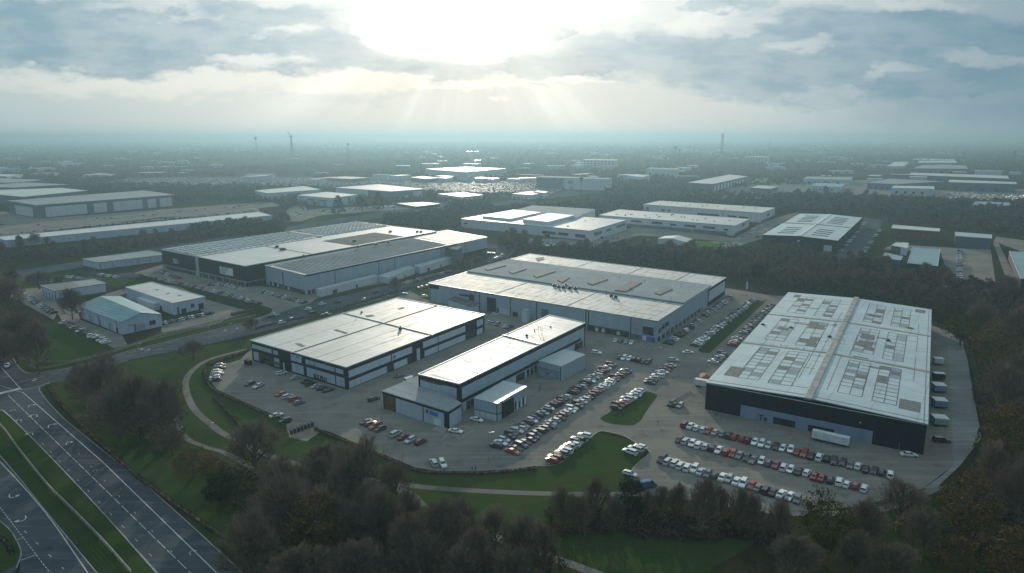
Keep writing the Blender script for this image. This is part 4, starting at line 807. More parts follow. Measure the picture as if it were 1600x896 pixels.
# ---------------------------------------------------------------- vehicles
def car_meshes(kind):
    """x forward. sections: (x, half width, z low, z shoulder)"""
    if kind == 'hatchback': Lh, W, hood, roofz = 2.05, .88, .92, 1.48; prof = [(-2.05, .62), (-2.0, .98), (-1.2, 1.0), (.75, .96), (1.6, .84), (2.0, .7), (2.05, .5)]; cab = (-1.92, -1.5, .35, 1.15)
    elif kind == 'saloon': Lh, W, hood, roofz = 2.3, .9, .9, 1.42; prof = [(-2.3, .62), (-2.25, .92), (-1.4, .96), (.9, .94), (1.85, .82), (2.25, .66), (2.3, .5)]; cab = (-1.6, -.95, .3, 1.15)
    elif kind == 'estate': Lh, W, hood, roofz = 2.3, .93, 1.0, 1.66; prof = [(-2.3, .7), (-2.26, 1.08), (-1.4, 1.1), (.9, 1.06), (1.85, .96), (2.25, .78), (2.3, .5)]; cab = (-2.2, -1.95, .4, 1.1)
    else: Lh, W, hood, roofz = 2.7, 1.0, 1.1, 2.2; prof = [(-2.7, .8), (-2.68, 1.3), (-1.4, 1.32), (1.5, 1.28), (2.1, 1.12), (2.6, .9), (2.7, .55)]; cab = (-2.66, -2.6, 1.25, 2.05)
    zb = .28; body = MB(); secs = []
    for x, z in prof:
        e = min(1, .86 + .14 * min(1, (Lh - abs(x)) / .35)); w = W * e
        secs.append([(x, -w * .94, zb), (x, -w, zb + .22), (x, -w, z - .16), (x, -w * .9, z), (x, w * .9, z), (x, w, z - .16), (x, w, zb + .22), (x, w * .94, zb)])
    k = len(secs); vs = [p for s_ in secs for p in s_]; fs = []
    for i in range(k - 1):
        for j in range(8): a, b = i * 8 + j, i * 8 + (j + 1) % 8; fs.append((a, b, b + 8, a + 8))
    fs += [tuple(range(7, -1, -1)), tuple(range((k - 1) * 8, k * 8))]
    fs = [f[::-1] for f in fs]
    body.add(vs, fs)
    x0, x1, x2, x3 = cab; zs = hood; wb, wt = W * .9, W * .74
    # roof panel and pillars
    body.add([(x1 - .04, -wt, roofz - .07), (x2 + .04, -wt, roofz - .07), (x2 + .04, wt, roofz - .07), (x1 - .04, wt, roofz - .07), (x1 + .08, -wt * .9, roofz), (x2 - .08, -wt * .9, roofz), (x2 - .08, wt * .9, roofz), (x1 + .08, wt * .9, roofz)],
             [(0, 1, 5, 4), (1, 2, 6, 5), (2, 3, 7, 6), (3, 0, 4, 7), (4, 5, 6, 7), (3, 2, 1, 0)])
    for sy in (-1, 1):
        for (xa, xb) in ((x0, x1), (x3, x2), ((x0 + x3) / 2, (x1 + x2) / 2)): body.tube((xa, sy * wb, zs), (xb, sy * wt, roofz - .05), .055, .05, 4)
        if kind == 'van': body.box(x1, sy * (W * .9) - .04, zs, .7, sy * (W * .8) + .04, roofz - .05)
        body.box(.75 if kind != 'van' else 1.4, sy * W - .02 if sy > 0 else -W - .16, zs - .02, .9 if kind != 'van' else 1.55, sy * W + .16 if sy > 0 else -W + .02, zs + .12)
    g = MB()
    wb2, wt2 = wb - .03, wt - .02
    g.add([(x0 + .04, -wb2, zs - .03), (x3 - .04, -wb2, zs - .03), (x3 - .04, wb2, zs - .03), (x0 + .04, wb2, zs - .03), (x1, -wt2, roofz - .06), (x2, -wt2, roofz - .06), (x2, wt2, roofz - .06), (x1, wt2, roofz - .06)],
          [(0, 1, 5, 4), (1, 2, 6, 5), (2, 3, 7, 6), (3, 0, 4, 7), (4, 5, 6, 7), (3, 2, 1, 0)])
    w = MB(); w.tube((0, -.11, 0), (0, .11, 0), .33, .33, 10, 0, True); w.tube((0, -.115, 0), (0, .115, 0), .19, .19, 8, 1, True)
    hl = MB(); hl.box(-.06, -.2, -.07, .05, .2, .07)
    return dict(body=body.mesh('body_' + kind, MT['car']), window=g.mesh('window_' + kind, MT['carglass']), wheel=w.mesh('wheel', [MT['tyre'], MT['steel']]), head=hl.mesh('headlight', MT['lens']), Lh=Lh, W=W, zh=hood - .3)
PR = {k: car_meshes(k) for k in ('hatchback', 'saloon', 'estate', 'van')}
COLR = {'w': ('white', (.72, .74, .75)), 's': ('silver', (.42, .45, .47)), 'g': ('grey', (.13, .14, .15)), 'k': ('black', (.014, .015, .018)), 'r': ('red', (.3, .018, .015)), 'b': ('blue', (.03, .07, .2)), 'd': ('dark blue', (.015, .025, .055)), 'm': ('maroon', (.11, .012, .015))}
ORD = 'first second third fourth fifth sixth seventh eighth ninth tenth eleventh twelfth thirteenth fourteenth fifteenth sixteenth seventeenth eighteenth nineteenth'.split()
def ordn(i):
    if i < 19: return ORD[i]
    t_, u_ = divmod(i + 1, 10); tens = {2: 'twent', 3: 'thirt', 4: 'fort', 5: 'fift', 6: 'sixt'}[t_]
    return tens + 'ieth' if u_ == 0 else tens + 'y-' + ORD[u_ - 1]
CARS = []; cr = random.Random(11)
def pickc(): return cr.choices('wsgkrbdm', (22, 20, 15, 27, 8, 4, 8, 4))[0]
def row(desc, p0, p1, n=None, cols='', skip=(), head=90, end='near', pitch=2.62, group=None):
    a, b = Vector(G(*p0, .06)), Vector(G(*p1, .06)); L = (b - a).length; d = (b - a) / L
    if n is None: n = max(1, int(L / pitch)) + 1
    A = math.atan2(d.y, d.x)
    j = 0
    for i in range(n):
        if i in skip: continue
        P = a + d * (L * i / max(1, n - 1)); nn = Vector((-d.y, d.x)); P += nn * cr.uniform(-.6, .6) + d * cr.uniform(-.16, .16)
        c = cols[i] if i < len(cols) else pickc(); k = cr.choices(('hatchback', 'saloon', 'estate'), (5, 3, 3))[0]
        rz = A + math.radians(head + cr.uniform(-4.5, 4.5) + (180 if cr.random() < .35 else 0))
        CARS.append((P.x, P.y, rz, c, k, f'{COLR[c][0]} {k if k != "estate" else "tall estate"}, {ordn(j)} from the {end}, {desc}', group or 'cars parked in rows')); j += 1
def car(px, py, ang, c, k, lab, group=None):
    x, y = G(px, py, .06); CARS.append((x, y, math.radians(ang), c, k, lab, group))
# three rows before the dark warehouse
row('the car row nearest the charcoal warehouse', (1070, 666), (1391, 744), 30, 'mwwsrsgkrrmwwskwwrrkwkkkgwkkkwkk', end='left')
row('the middle car row before the charcoal warehouse', (1061, 690), (1350, 766), 26, 'mswwskwrrgkgwgrwwkwrrkwwrwkw', end='left')
row('the bottom car row before the charcoal warehouse', (1034, 721), (1245, 783), 20, 'kswwwwsgkwswwrgkkwwgw', end='left')
# central double row and its neighbours
row('left line of the long double car row', (774, 699), (956, 572), 37, '', skip=(20,), end='bottom')
row('right line of the long double car row', (799, 708), (978, 581), 36, '', end='bottom')
row('the short row beside the leaf-shaped grass island', (962, 640), (1000, 613), 9, 'kmrswwsww', end='bottom')
row('the short row above the leaf-shaped grass island', (1014, 600), (1047, 573), 9, 'kkswswkrs', end='bottom')
row('the row along the big lawn edge', (862, 722), (914, 683), 12, 'rmkgwkswgksw', skip=(10,), end='bottom')
row('the three white cars on the lawn corner', (985, 709), (999, 700), 3, 'wsw', end='bottom')
# beside and behind the distribution hall
row('the row against the distribution hall side wall', (1044, 538), (1141, 466), 40, 'kkswgkk', skip=(4, 9, 10, 18, 19, 20, 23), end='near')
row('the row along the long grass strip', (1086, 541), (1176, 471), 42, '', end='near')
row('the row hugging the charcoal warehouse left wall', (1106, 577), (1205, 479), 44, '', skip=(0, 1, 2, 9, 10, 11, 12, 19, 20), end='near')
row('the row under the distribution hall shopfront', (962, 534), (987, 537), 4, 'wgsw', end='left')
row('the row of six in the open yard', (968, 560), (1013, 568), 7, 'kwwkkkk', end='left')
row('the row behind the dark framed block', (765, 505), (796, 513), 7, 'wswkswk', end='left')
# forecourt of the dark framed block
row('the row facing the black lettering', (463, 592), (512, 612), 7, 'swkkskk', skip=(1,), end='left')
row('the four left of the grey tarmac', (439, 618), (469, 631), 4, 'rsrg', end='left')
row('the pair by the hedge bend', (433, 651), (447, 659), 2, 'sk', end='left', head=85)
row('the left four facing the front annex', (571, 662), (594, 673), 4, 'kkrk', end='left'); row('the right four facing the front annex', (618, 681), (656, 694), 4, 'smsm', end='left')
row('the tight group by the path bend', (344, 573), (336, 596), 6, 'gkwswk', end='top', head=95)
row('the pair alone on the tarmac', (390, 602), (404, 605), 2, 'ks', end='left')
row('the pair against the bottom hedge', (678, 727), (691, 728), 2, 'sw', head=120, end='left')
row('the black pair by the white trailer', (1050, 633), (1062, 636), 3, 'kks', end='left')
car(440, 585, 45, 'w', 'estate', 'white estate car parked alone beside the dark framed block'); car(584, 626, 50, 'k', 'estate', 'long black car at the corner of the low brick annex')
car(745, 658, -30, 'w', 'saloon', 'white saloon in front of the open grey side box'); car(712, 676, -20, 'w', 'saloon', 'small white car by the painted bays at the annex corner')
car(932, 553, -25, 'w', 'estate', 'white car alone at the corner of the open yard'); car(1075, 552.5, 0, 'w', 'saloon', 'white saloon crossing at the foot of the long grass strip'); car(1052, 565, -8, 's', 'estate', 'silver car driving just above the yard lamp row')
car(1420, 713, -8, 'w', 'saloon', 'white saloon beneath the right corner of the charcoal warehouse'); car(1471, 691, -10, 'k', 'estate', 'black car beside the tipped lorry trailers'); car(984, 743, -30, 'w', 'hatchback', 'white hatchback behind the evergreen at the car park corner')
car(1010, 762, 20, 'b', 'van', 'bright blue van half hidden by the evergreen'); car(1072, 519, 57, 'w', 'van', 'white van in the row beside the distribution hall'); car(1106, 490, 57, 'w', 'van', 'silver-white van further along the hall side wall')
car(641, 597, 50, 'w', 'van', 'white car by the side wall of the dark framed block'); car(640, 554, 50, 'k', 'saloon', 'black car in the alley behind the long hall'); car(624, 589, 50, 'g', 'saloon', 'grey car at the near end of the alley')
car(773, 492, 20, 'w', 'van', 'white van in the yard behind the long hall'); car(663, 464, 10, 'w', 'hatchback', 'white hatchback left of the distribution hall'); car(632, 461, 10, 'g', 'saloon', 'grey saloon on the little loop left of the distribution hall')
# road traffic
for i, (x, y, a, c, k) in enumerate(((424, 496, 52, 'k', 'saloon'), (430, 493, 52, 'w', 'saloon'), (457, 500, 50, 'w', 'estate'), (481, 484, 10, 'w', 'hatchback'), (489, 490, 40, 'k', 'saloon'), (504, 476, 50, 'w', 'hatchback'), (512, 492, 50, 'w', 'estate'), (506, 494, 50, 'g', 'saloon'), (528, 473, 52, 'k', 'saloon'), (587, 458, 55, 'k', 'estate'), (440, 505, 50, 'w', 'hatchback'), (11, 573, -55, 'w', 'saloon'), (571, 469, 52, 'w', 'hatchback'))):
    car(x, y, a, c, k, f'{COLR[c][0]} {k} on the road, ' + ('waiting left of the junction bend', 'close behind the black saloon at the bend', 'by the verge below the junction', 'turning across the junction mouth', 'small and dark at the junction centre', 'passing above the junction centre', 'next to the rough verge by the flat roof', 'tucked in behind the verge estate', 'just beyond the junction', 'alone before the roadside tree', 'nearest the rough verge', 'at the far left dual carriageway', 'by the roadside lamp post')[i], 'cars on the estate road')
# black fronted hall forecourt
row('the outer forecourt line of the black-fronted hall', (245, 436), (281, 445), 11, '', end='left'); row('the inner forecourt line of the black-fronted hall', (254, 427), (280, 436), 8, '', end='left')
row('the verge line before the black-fronted hall', (295, 446), (322, 454), 8, '', end='left'); row('the short pair in the verge line middle', (335, 456), (346, 459), 4, 'wwsk', end='left')
row('the verge line near the road bend', (353, 460), (404, 476), 17, '', end='left'); row('the line before the ribbed hall', (411, 457), (476, 474), 20, '', end='left')
row('the few under the notice board', (330, 446), (347, 447), 4, 'kgws', end='left', head=60); row('the cluster at the pillared shopfront', (358, 447), (376, 453), 6, 'wwswsw', end='left')
row('the roadside row before the white annexes', (635, 443), (703, 425), 22, '', head=90, end='left'); row('the roadside row right of the white annexes', (772, 405), (790, 398), 6, 'wsws', end='left'); row('the outer roadside row by the bare tree', (655, 452), (690, 440), 8, 'grkw', end='left')
row('the cars past the undercroft', (757, 396), (773, 398), 6, 'wgwsw', head=80, end='left')
# left estate
row('the row on the grass below the gabled workshop', (100, 505), (166, 537), 19, 'wgkkksgkwkdkwswksww', end='top'); row('the row outside the low flat office', (40, 463), (84, 490), 17, 'wswkwsgkkwws', end='top')
row('the row before the white roofed workshop', (258, 506), (330, 490), 15, 'wkgkswkswkgwkkk', end='left', head=80); row('the cluster near the long blue shed', (153, 430), (182, 434), 8, 'kswkswkw', end='left'); row('the pair on the gravel by the low office', (108, 434), (124, 436), 4, 'swgs', end='left')
nidx = len(CARS)
# further car parks
def block(x0, y0, x1, y1, x2, y2, rows, n, fill=.8):
    """cars in rows: first row from (x0,y0) to (x1,y1), last starts at (x2,y2)"""
    a, b, c = Vector(G(x0, y0)), Vector(G(x1, y1)), Vector(G(x2, y2))
    for r in range(rows):
        o_ = (c - a) * r / max(1, rows - 1); d = (b - a).normalized(); A = math.atan2(d.y, d.x)
        for i in range(n):
            if cr.random() > fill: continue
            P = a + o_ + (b - a) * i / max(1, n - 1); FARC.append((P.x, P.y, A + math.pi / 2 + cr.uniform(-.05, .05), cr.choice('wwwssgkwb') ))
FARC = []
block(830, 378, 925, 383, 840, 385, 4, 34, .6); block(1308, 401, 1353, 346, 1314, 402, 1, 30, .8); block(1345, 402, 1376, 358, 1350, 402, 1, 16, .6); block(1183, 372, 1240, 340, 1190, 374, 2, 30, .6)
block(930, 372, 1150, 383, 935, 374, 1, 60, .4); block(1110, 396, 1196, 352, 1114, 396, 1, 40, .6); block(1499, 440, 1499, 392, 1507, 441, 1, 22, .9)
block(2, 367, 395, 331, 3, 364, 1, 110, .8); block(60, 352, 420, 320, 64, 350, 2, 70, .3); block(452, 344, 480, 320, 458, 345, 2, 14, .7); block(500, 331, 620, 324, 502, 329, 2, 50, .8)
block(1240, 309, 1480, 321, 1250, 306, 4, 60, .5); block(1480, 302, 1598, 304, 1482, 312, 5, 60, .7)
block(945, 300, 1070, 318, 965, 296, 4, 24, .4); block(150, 286, 300, 292, 220, 280, 4, 60, .6)
COMP = [(230, 279), (300, 276.5), (560, 277), (905, 288), (860, 304), (760, 302), (680, 300), (640, 294), (600, 287), (500, 290), (400, 292), (300, 292), (200, 288)]
for k in range(58):
    yw = 1395 + k * 11.5
    xw = -1500.0
    while xw < 400:
        xw += 3.1 if cr.random() < .8 else 9
        q = proj(xw, yw)
        if inpoly(q[0], q[1], COMP) and cr.random() < .8 and not any(inpoly(xw, yw, f) for f in FOOT[8:60] if abs(f[0][1] - yw) < 300): FARC.append((xw, yw + cr.uniform(-.6, .6), math.pi / 2 + cr.uniform(-.06, .06), cr.choice('wwwwssgkb')))
print('far cars', len(FARC))
CARS.sort(key=lambda c: c[1])
NEAR = CARS[:300]
for i, (x, y, rz, c, k, lab, grp) in enumerate(NEAR):
    p = PR[k]; kn = 'parked_van' if k == 'van' else 'parked_car'
    r = empty(kn, lab, 'van' if k == 'van' else 'car', (x, y, .065), rz, grp); s_ = cr.uniform(1.2, 1.33); r.scale = (s_ * 1.08, s_ * .97, s_ * cr.uniform(.94, 1.04))
    b = link('body', p['body'], r); j_ = cr.uniform(.85, 1.1); b.color = (*[q * j_ for q in COLR[c][1]], 1); link('window', p['window'], r)
    if i < 215:
        for sx in (-1, 1):
            for sy in (-1, 1): link('wheel', p['wheel'], r, (sx * p['Lh'] * .62, sy * (p['W'] - .1), .33))
    if i < 120:
        for sy in (-1, 1): link('headlight', p['head'], r, (p['Lh'] - .04, sy * (p['W'] - .3), p['zh']))
def carstuff(name, L_, lab):
    V = []; Fc = []; mi = []; bt = np.array([(-2.1, -.9, .3), (2.1, -.9, .3), (2.1, .9, .3), (-2.1, .9, .3), (-2.1, -.85, .95), (2.05, -.8, .85), (2.05, .8, .85), (-2.1, .85, .95), (-1.3, -.65, 1.45), (.3, -.65, 1.45), (.3, .65, 1.45), (-1.3, .65, 1.45)])
    ff = [((0, 1, 5, 4), 0), ((1, 2, 6, 5), 0), ((2, 3, 7, 6), 0), ((3, 0, 4, 7), 0), ((4, 5, 6, 7), 0), ((4, 5, 9, 8), 1), ((5, 6, 10, 9), 1), ((6, 7, 11, 10), 1), ((7, 4, 8, 11), 1), ((8, 9, 10, 11), 0)]
    key = 'wsgkrbdm'; bt = bt * np.array([1.25, 1.2, 1.25])
    for (x, y, rz, c) in L_:
        cs, sn = math.cos(rz), math.sin(rz); o_ = len(V)
        for q in bt: V.append((x + q[0] * cs - q[1] * sn, y + q[0] * sn + q[1] * cs, q[2]))
        for f, gl in ff: Fc.append(tuple(o_ + i for i in f)); mi.append(8 if gl else key.index(c))
    me = bpy.data.meshes.new(name); me.from_pydata(V, [], Fc)
    for q in key:
        m_ = bpy.data.materials.get('far_paint_' + COLR[q][0]) or newmat('far_paint_' + COLR[q][0])[0]
        t_ = NT(m_.node_tree); t_.bsdf(COLR[q][1], .5, 0, .25); me.materials.append(m_)
    me.materials.append(MT['carglass']); me.polygons.foreach_set('material_index', mi); me.update()
    return tag(link(name, me), lab, 'cars', None, 'stuff')
carstuff('distant_cars', [c[:4] for c in CARS[300:]] + FARC, 'cars filling the further car parks and the big compound')
# trailers and lorry bodies
def trailer(name, lab, px, py, ang, L_=11, W_=2.5, Hh=2.7, mat='signwhite', door=True, group=None, legs=True):
    x, y = G(px, py); r = empty(name, lab, 'trailer', (x, y, .07), math.radians(ang), group)
    mb = MB(); mb.box(-L_ / 2, -W_ / 2, 1.1, L_ / 2, W_ / 2, 1.1 + Hh); mb.build('body', MT[mat], r)
    mb = MB(); mb.box(-L_ / 2 - .03, -W_ / 2 - .03, 1.1 + Hh, L_ / 2 + .03, W_ / 2 + .03, 1.16 + Hh); mb.build('roof', MT['trim' if mat != 'r_teal' else 'r_steel'], r)
    mb = MB(); mb.box(-L_ / 2, -W_ / 2 + .3, .75, L_ / 2, W_ / 2 - .3, 1.1); mb.box(L_ / 2 - 3, -.9, .1, L_ / 2 - 2.8, .9, .8); mb.build('chassis', MT['darkmetal'], r)
    for sx in (-.36, -.25):
        for sy in (-1, 1): mb = MB(); mb.tube((L_ * sx, sy * (W_ / 2 - .3) - .15, .5), (L_ * sx, sy * (W_ / 2 - .3) + .15, .5), .48, .48, 10, 0, True); mb.build('wheel', MT['tyre'], r)
    mb = MB()
    for k in range(int(L_ // 1.2)): mb.box(-L_ / 2 + .6 + k * 1.2, -W_ / 2 - .03, 1.15, -L_ / 2 + .65 + k * 1.2, W_ / 2 + .03, 1.05 + Hh)
    mb.build('side_rib', MT['steel'], r); return r
trailer('lorry_trailer', 'cream box trailer parked along the charcoal warehouse loading bays', 1297, 693, -34.5, 13.6, 2.6, 3.0)
trailer('lorry_trailer', 'short white box trailer at the left corner of the charcoal warehouse', 1100, 606, -30, 9, 2.6, 2.8)
for lab, x, y, m_, L_ in (('blue-grey box trailer nearest the black car at the right yard', 1467, 664, 'r_steel', 5.6), ('second blue box trailer from the black car in the right yard', 1467, 636, 'bluegrey', 5.4), ('third box trailer from the black car in the right yard', 1466, 612, 'bluegrey', 5.2),
                          ('dark box trailer in the middle of the right yard', 1466, 594, 'dark', 5), ('small pale van body at the top of the right yard', 1465, 570, 'signwhite', 4.5)):
    trailer('lorry_trailer', lab, x, y, -12, L_, 5.4 if L_ > 5.1 else 3.4, 2.6, m_, group='trailers in the right yard')
# skip, trolley shelter, bits in the yard
x, y = G(388, 570); r = empty('waste_skip', 'dark open waste skip with timber and rubble beside the framed block', 'skip', (x, y, .07), math.radians(-36))
mb = MB(); mb.prism([(-2.2, -1), (2.2, -1), (2.2, 1), (-2.2, 1)], .1, 2.4); mb.build('bin_body', MT['dark'], r); mb = MB()
for k in range(9): a_ = random.uniform(0, 3); X_, Y_ = random.uniform(-1.8, 1.8), random.uniform(-.7, .7); mb.tube((X_ - math.cos(a_), Y_ - math.sin(a_) * .5, 2.3), (X_ + math.cos(a_), Y_ + math.sin(a_) * .5, 3.0), .1, .1, 4)
mb.build('rubble', MT['wood'], r)
x, y = G(470, 673); r = empty('trolley_shelter', 'glazed curved trolley shelter on the gravel by the hedge', 'shelter', (x, y, .07), math.radians(52))
mb = MB()
for k in range(8):
    for sy in (-1, 1): mb.tube((-6 + k * 1.7, sy * 1.2, 0), (-6 + k * 1.7, sy * .9, 1.9), .06, .06, 4); mb.tube((-6 + k * 1.7, sy * .9, 1.9), (-6 + k * 1.7, 0, 2.3), .06, .06, 4)
mb.build('frame', MT['trim'], r); mb = MB()
mb.add([(-6, -1.15, .2), (6, -1.15, .2), (6, -.88, 1.9), (-6, -.88, 1.9), (6, 0, 2.28), (-6, 0, 2.28), (6, .88, 1.9), (-6, .88, 1.9)], [(0, 1, 2, 3), (3, 2, 4, 5), (5, 4, 6, 7)]); mb.build('panel', MT['carglass'], r)
x, y = G(688, 672); r = empty('entrance_ramp', 'small concrete ramp below the blue sign', 'ramp', (x, y, .07), math.radians(-36)); mb = MB(); mb.prism([(-3, -2), (3, -2), (3, 2), (-3, 2)], 0, [.05, .05, .5, .5]); mb.build('slab', MT['concrete'], r)
x, y = G(1103, 590); r = empty('earth_heap', 'rust-brown heap beside the left wall of the charcoal warehouse', 'heap', (x, y, .06))
mb = MB(); n = 12
ring = [(math.cos(2 * math.pi * k / n) * (4 + random.uniform(-.6, .6)), math.sin(2 * math.pi * k / n) * (6 + random.uniform(-1, 1)), 0) for k in range(n)]; r2_ = [(p[0] * .5 + random.uniform(-.5, .5), p[1] * .5, 1.2 + random.uniform(-.3, .3)) for p in ring]
mb.add(ring + r2_ + [(0, 0, 1.9)], [(k, (k + 1) % n, n + (k + 1) % n, n + k) for k in range(n)] + [(n + k, n + (k + 1) % n, 2 * n) for k in range(n)]); mb.build('heap', MT['orange'], r)
for lab, x, y in (('dark motorbike under the corner wall lamp', 1119, 649),):
    X, Y = G(x, y); r = empty('motorbike', lab, 'motorbike', (X, Y, .07), 1.0); mb = MB(); mb.tube((-.7, -.06, .32), (-.7, .06, .32), .32, .32, 10, 0, True); mb.tube((.75, -.06, .32), (.75, .06, .32), .32, .32, 10, 0, True); mb.build('wheel', MT['tyre'], r)
    mb = MB(); mb.tube((-.7, 0, .4), (-.1, 0, .75), .1, .16, 6, 0, True); mb.tube((-.1, 0, .75), (.5, 0, .85), .2, .16, 6, 0, True); mb.tube((.75, 0, .35), (.5, 0, 1.05), .05, .05, 5); mb.tube((.5, -.35, 1.05), (.5, .35, 1.05), .03, .03, 5); mb.build('frame', MT['darkmetal'], r)
# ---------------------------------------------------------------- lamps, masts, fences, hedges
def post(px, pt, pb, lab, kind='street_lamp', heads=2, hh=None, r0=.1, mat='steel', cat='street lamp', group=None, turn=0):
    x, y = G(px, pb); h = hh or hgt(px, pt, pb); r = empty(kind, lab, cat, (x, y, 0), turn, group)
    mb = MB(); mb.tube((0, 0, 0), (0, 0, h), r0 * 1.3, r0 * .7, 8, 0, True); mb.build('pole', MT[mat], r)
    if heads:
        mb = MB(); 
        for s_ in ((-1, 1) if heads == 2 else (1,)): mb.tube((0, 0, h - .1), (s_ * 1.3, 0, h + .15), .05, .05, 5)
        mb.build('arm', MT[mat], r)
        for s_ in ((-1, 1) if heads == 2 else (1,)): mb = MB(); mb.prism([(s_ * 1.3 - .2, -.16), (s_ * 1.3 + .55 * s_ + .2, -.16), (s_ * 1.3 + .55 * s_ + .2, .16), (s_ * 1.3 - .2, .16)], h + .1, h + .24); mb.build('lamp_head', MT['trim'], r)
    return r
for i, (x, a, b, hd, lab) in enumerate(((48, 537, 568, 2, 'white twin-headed lamp at the left road corner'), (328, 661, 679, 1, 'short dark lamp beside the curving footpath'), (604, 462, 484, 2, 'lamp post by the verge above the flat roof'), (764, 676, 720, 1, 'thin pole at the near end of the double car row'),
     (1025, 544, 594, 2, 'tall lamp post in the middle of the open yard'), (217, 538, 562, 1, 'thin lamp on the left road near the brown trees'), (324, 512, 537, 2, 'lamp on the road beside the big round bush'), (359, 506, 526, 1, 'lamp right of the round bush on the road verge'),
     (529, 470, 492, 1, 'lamp at the junction beyond the verge'), (1193, 672, 674, 0, 'stub bollard near the letters'), (402, 503, 516, 1, 'lamp by the footpath where it leaves the road'), (1404, 693, 706, 0, 'short red-topped post at the warehouse corner'), (87, 330, 349, 1, 'faint lamp before the far left office block'), (1102, 660, 676, 0, 'thin post by the dark warehouse corner'))):
    if b - a < 5: continue
    post(x, a, b, lab, heads=hd, group='street lamps')
r = post(1165, 436, 462, 'tall white feather banner on the grass by the woodland', 'feather_banner', heads=0, cat='banner'); mb = MB(); mb.prism([(0.1, -.03), (1.2, -.03), (1.2, .03), (.1, .03)], 5, [11, 10.4, 10.4, 11]); mb.build('flag', MT['signwhite'], r)
# high masts
def mast(px, pt, pb, lab, lattice=False, name='mast', cross=0):
    x, y = G(px, pb); h = hgt(px, pt, pb); w = max(.5, y * .0008); r = empty(name, lab, 'mast', (x, y, 0))
    mb = MB()
    if lattice:
        W_ = h * .045; nseg = 14; cs_ = [(-1, -1), (1, -1), (1, 1), (-1, 1)]
        for k in range(nseg):
            z0, z1 = h * k / nseg, h * (k + 1) / nseg; w0 = W_ * (1 - .6 * k / nseg); w1 = W_ * (1 - .6 * (k + 1) / nseg)
            for i in range(4):
                a_, b_ = cs_[i], cs_[(i + 1) % 4]; mb.tube((a_[0] * w0, a_[1] * w0, z0), (a_[0] * w1, a_[1] * w1, z1), w * .4, w * .4, 4)
                mb.tube((a_[0] * w0, a_[1] * w0, z0), (b_[0] * w1, b_[1] * w1, z1), w * .25, w * .25, 4)
    else: mb.tube((0, 0, 0), (0, 0, h), w * .7, w * .35, 6, 0, True)
    mb.build('tower' if lattice else 'pole', MT['darkmetal'], r)
    if cross:
        mb = MB(); 
        for zf, wd in ((.97, cross), (.9, cross * .75)) if cross > 2 else ((.98, cross),): mb.box(-wd, -w, h * zf - w * 1.1, wd, w, h * zf + w * 1.1)
        mb.build('light_bar', MT['darkmetal'], r)
    return r
mast(907, 277, 322, 'tall floodlight mast with stacked cross bars standing above the roofs', cross=3.6); mast(402, 214, 252, 'thin aerial mast rising to the skyline at left', cross=5)
cr_ = mast(457, 212, 249, 'tower crane with short jib on the left skyline', lattice=True, name='tower_crane')
x, y = G(457, 249); h = hgt(457, 212, 249); mb = MB(); mb.tube((0, 0, h - 5), (-16, 0, h + 24), 2, 1.2, 4); mb.tube((0, 0, h - 4), (14, 0, h - 3), 2.6, 2.0, 4); mb.tube((-14, 0, h - 6), (0, 0, h - 5), 2.0, 2.4, 4); mb.build('jib', MT['darkmetal'], cr_)
mast(545, 224, 252, 'slim aerial with two small platforms left of centre skyline', cross=4); mast(1054, 229, 256, 'left one of two floodlight masts in the haze', cross=4.5); mast(1061, 233, 256, 'right one of two floodlight masts in the haze', cross=3)
mast(1127, 209, 250, 'lattice communications tower breaking the skyline right of centre', lattice=True, name='lattice_tower', cross=4); mast(1201, 216, 242, 'hair-thin distant mast right of the lattice tower'); mast(1582, 236, 264, 'pole with small flag at the far right', cross=3)
mast(727, 290, 322, 'slender pole before the car compound', cross=1.2); mast(617, 322, 352, 'slender pole behind the ribbed roof hall', cross=1.0)
def fence(lab, P, hh=1.2, name='fence', rails=3, mat='wood', sp=3.0, n=4, group=None, cap=0):
    Q = gp(P, n); x, y = Q[0]; r = empty(name, lab, 'fence', (x, y, 0), 0, group); mb = MB()
    for k in range(rails): stripmesh(mb, Q, .09, .35 + k * (hh - .35) / rails, .35 + k * (hh - .35) / rails + .2)
    mb.build('rail', MT[mat], r, (x, y, 0)); mb = MB(); acc = 0
    if cap: m2 = MB(); stripmesh(m2, Q, cap, hh - .02, hh + .06); m2.build('coping', MT[mat], r, (x, y, 0))
    for i in range(len(Q) - 1):
        d = Q[i + 1] - Q[i]; L_ = d.length; s_ = -acc % sp if i else 0
        while s_ < L_: p = Q[i] + d * s_ / L_; mb.box(p.x - .1, p.y - .1, 0, p.x + .1, p.y + .1, hh + .1); s_ += sp
        acc += L_
    mb.build('post', MT[mat], r, (x, y, 0)); return r
fence('weathered timber barrier along the grass median of the dual carriageway', [(-40, 640), (0, 667), (30, 706), (75, 762), (110, 797), (160, 848), (206, 900)], 1.6, rails=4, sp=2.5, cap=.35)
fence('post and rail fence along the left side road', [(45, 572), (60, 577), (90, 573), (160, 557), (240, 532), (330, 510), (400, 494)], 1.3); fence('second fence line set back from the side road', [(60, 566), (110, 566), (180, 549), (260, 523), (345, 502)], 1.2)
fence('white gate rail lying on the yard by the dark warehouse corner', [(1053, 626), (1079, 611)], 1.0, rails=2, mat='steel', n=0); fence('hooped rail beneath the blue trailers', [(1101, 613), (1109, 617)], 1.0, rails=2, mat='steel', n=0)
fence('wire fence by the car park edge left of the apron', [(842, 612), (846, 606)], 3.0, rails=2, mat='darkmetal', n=0)
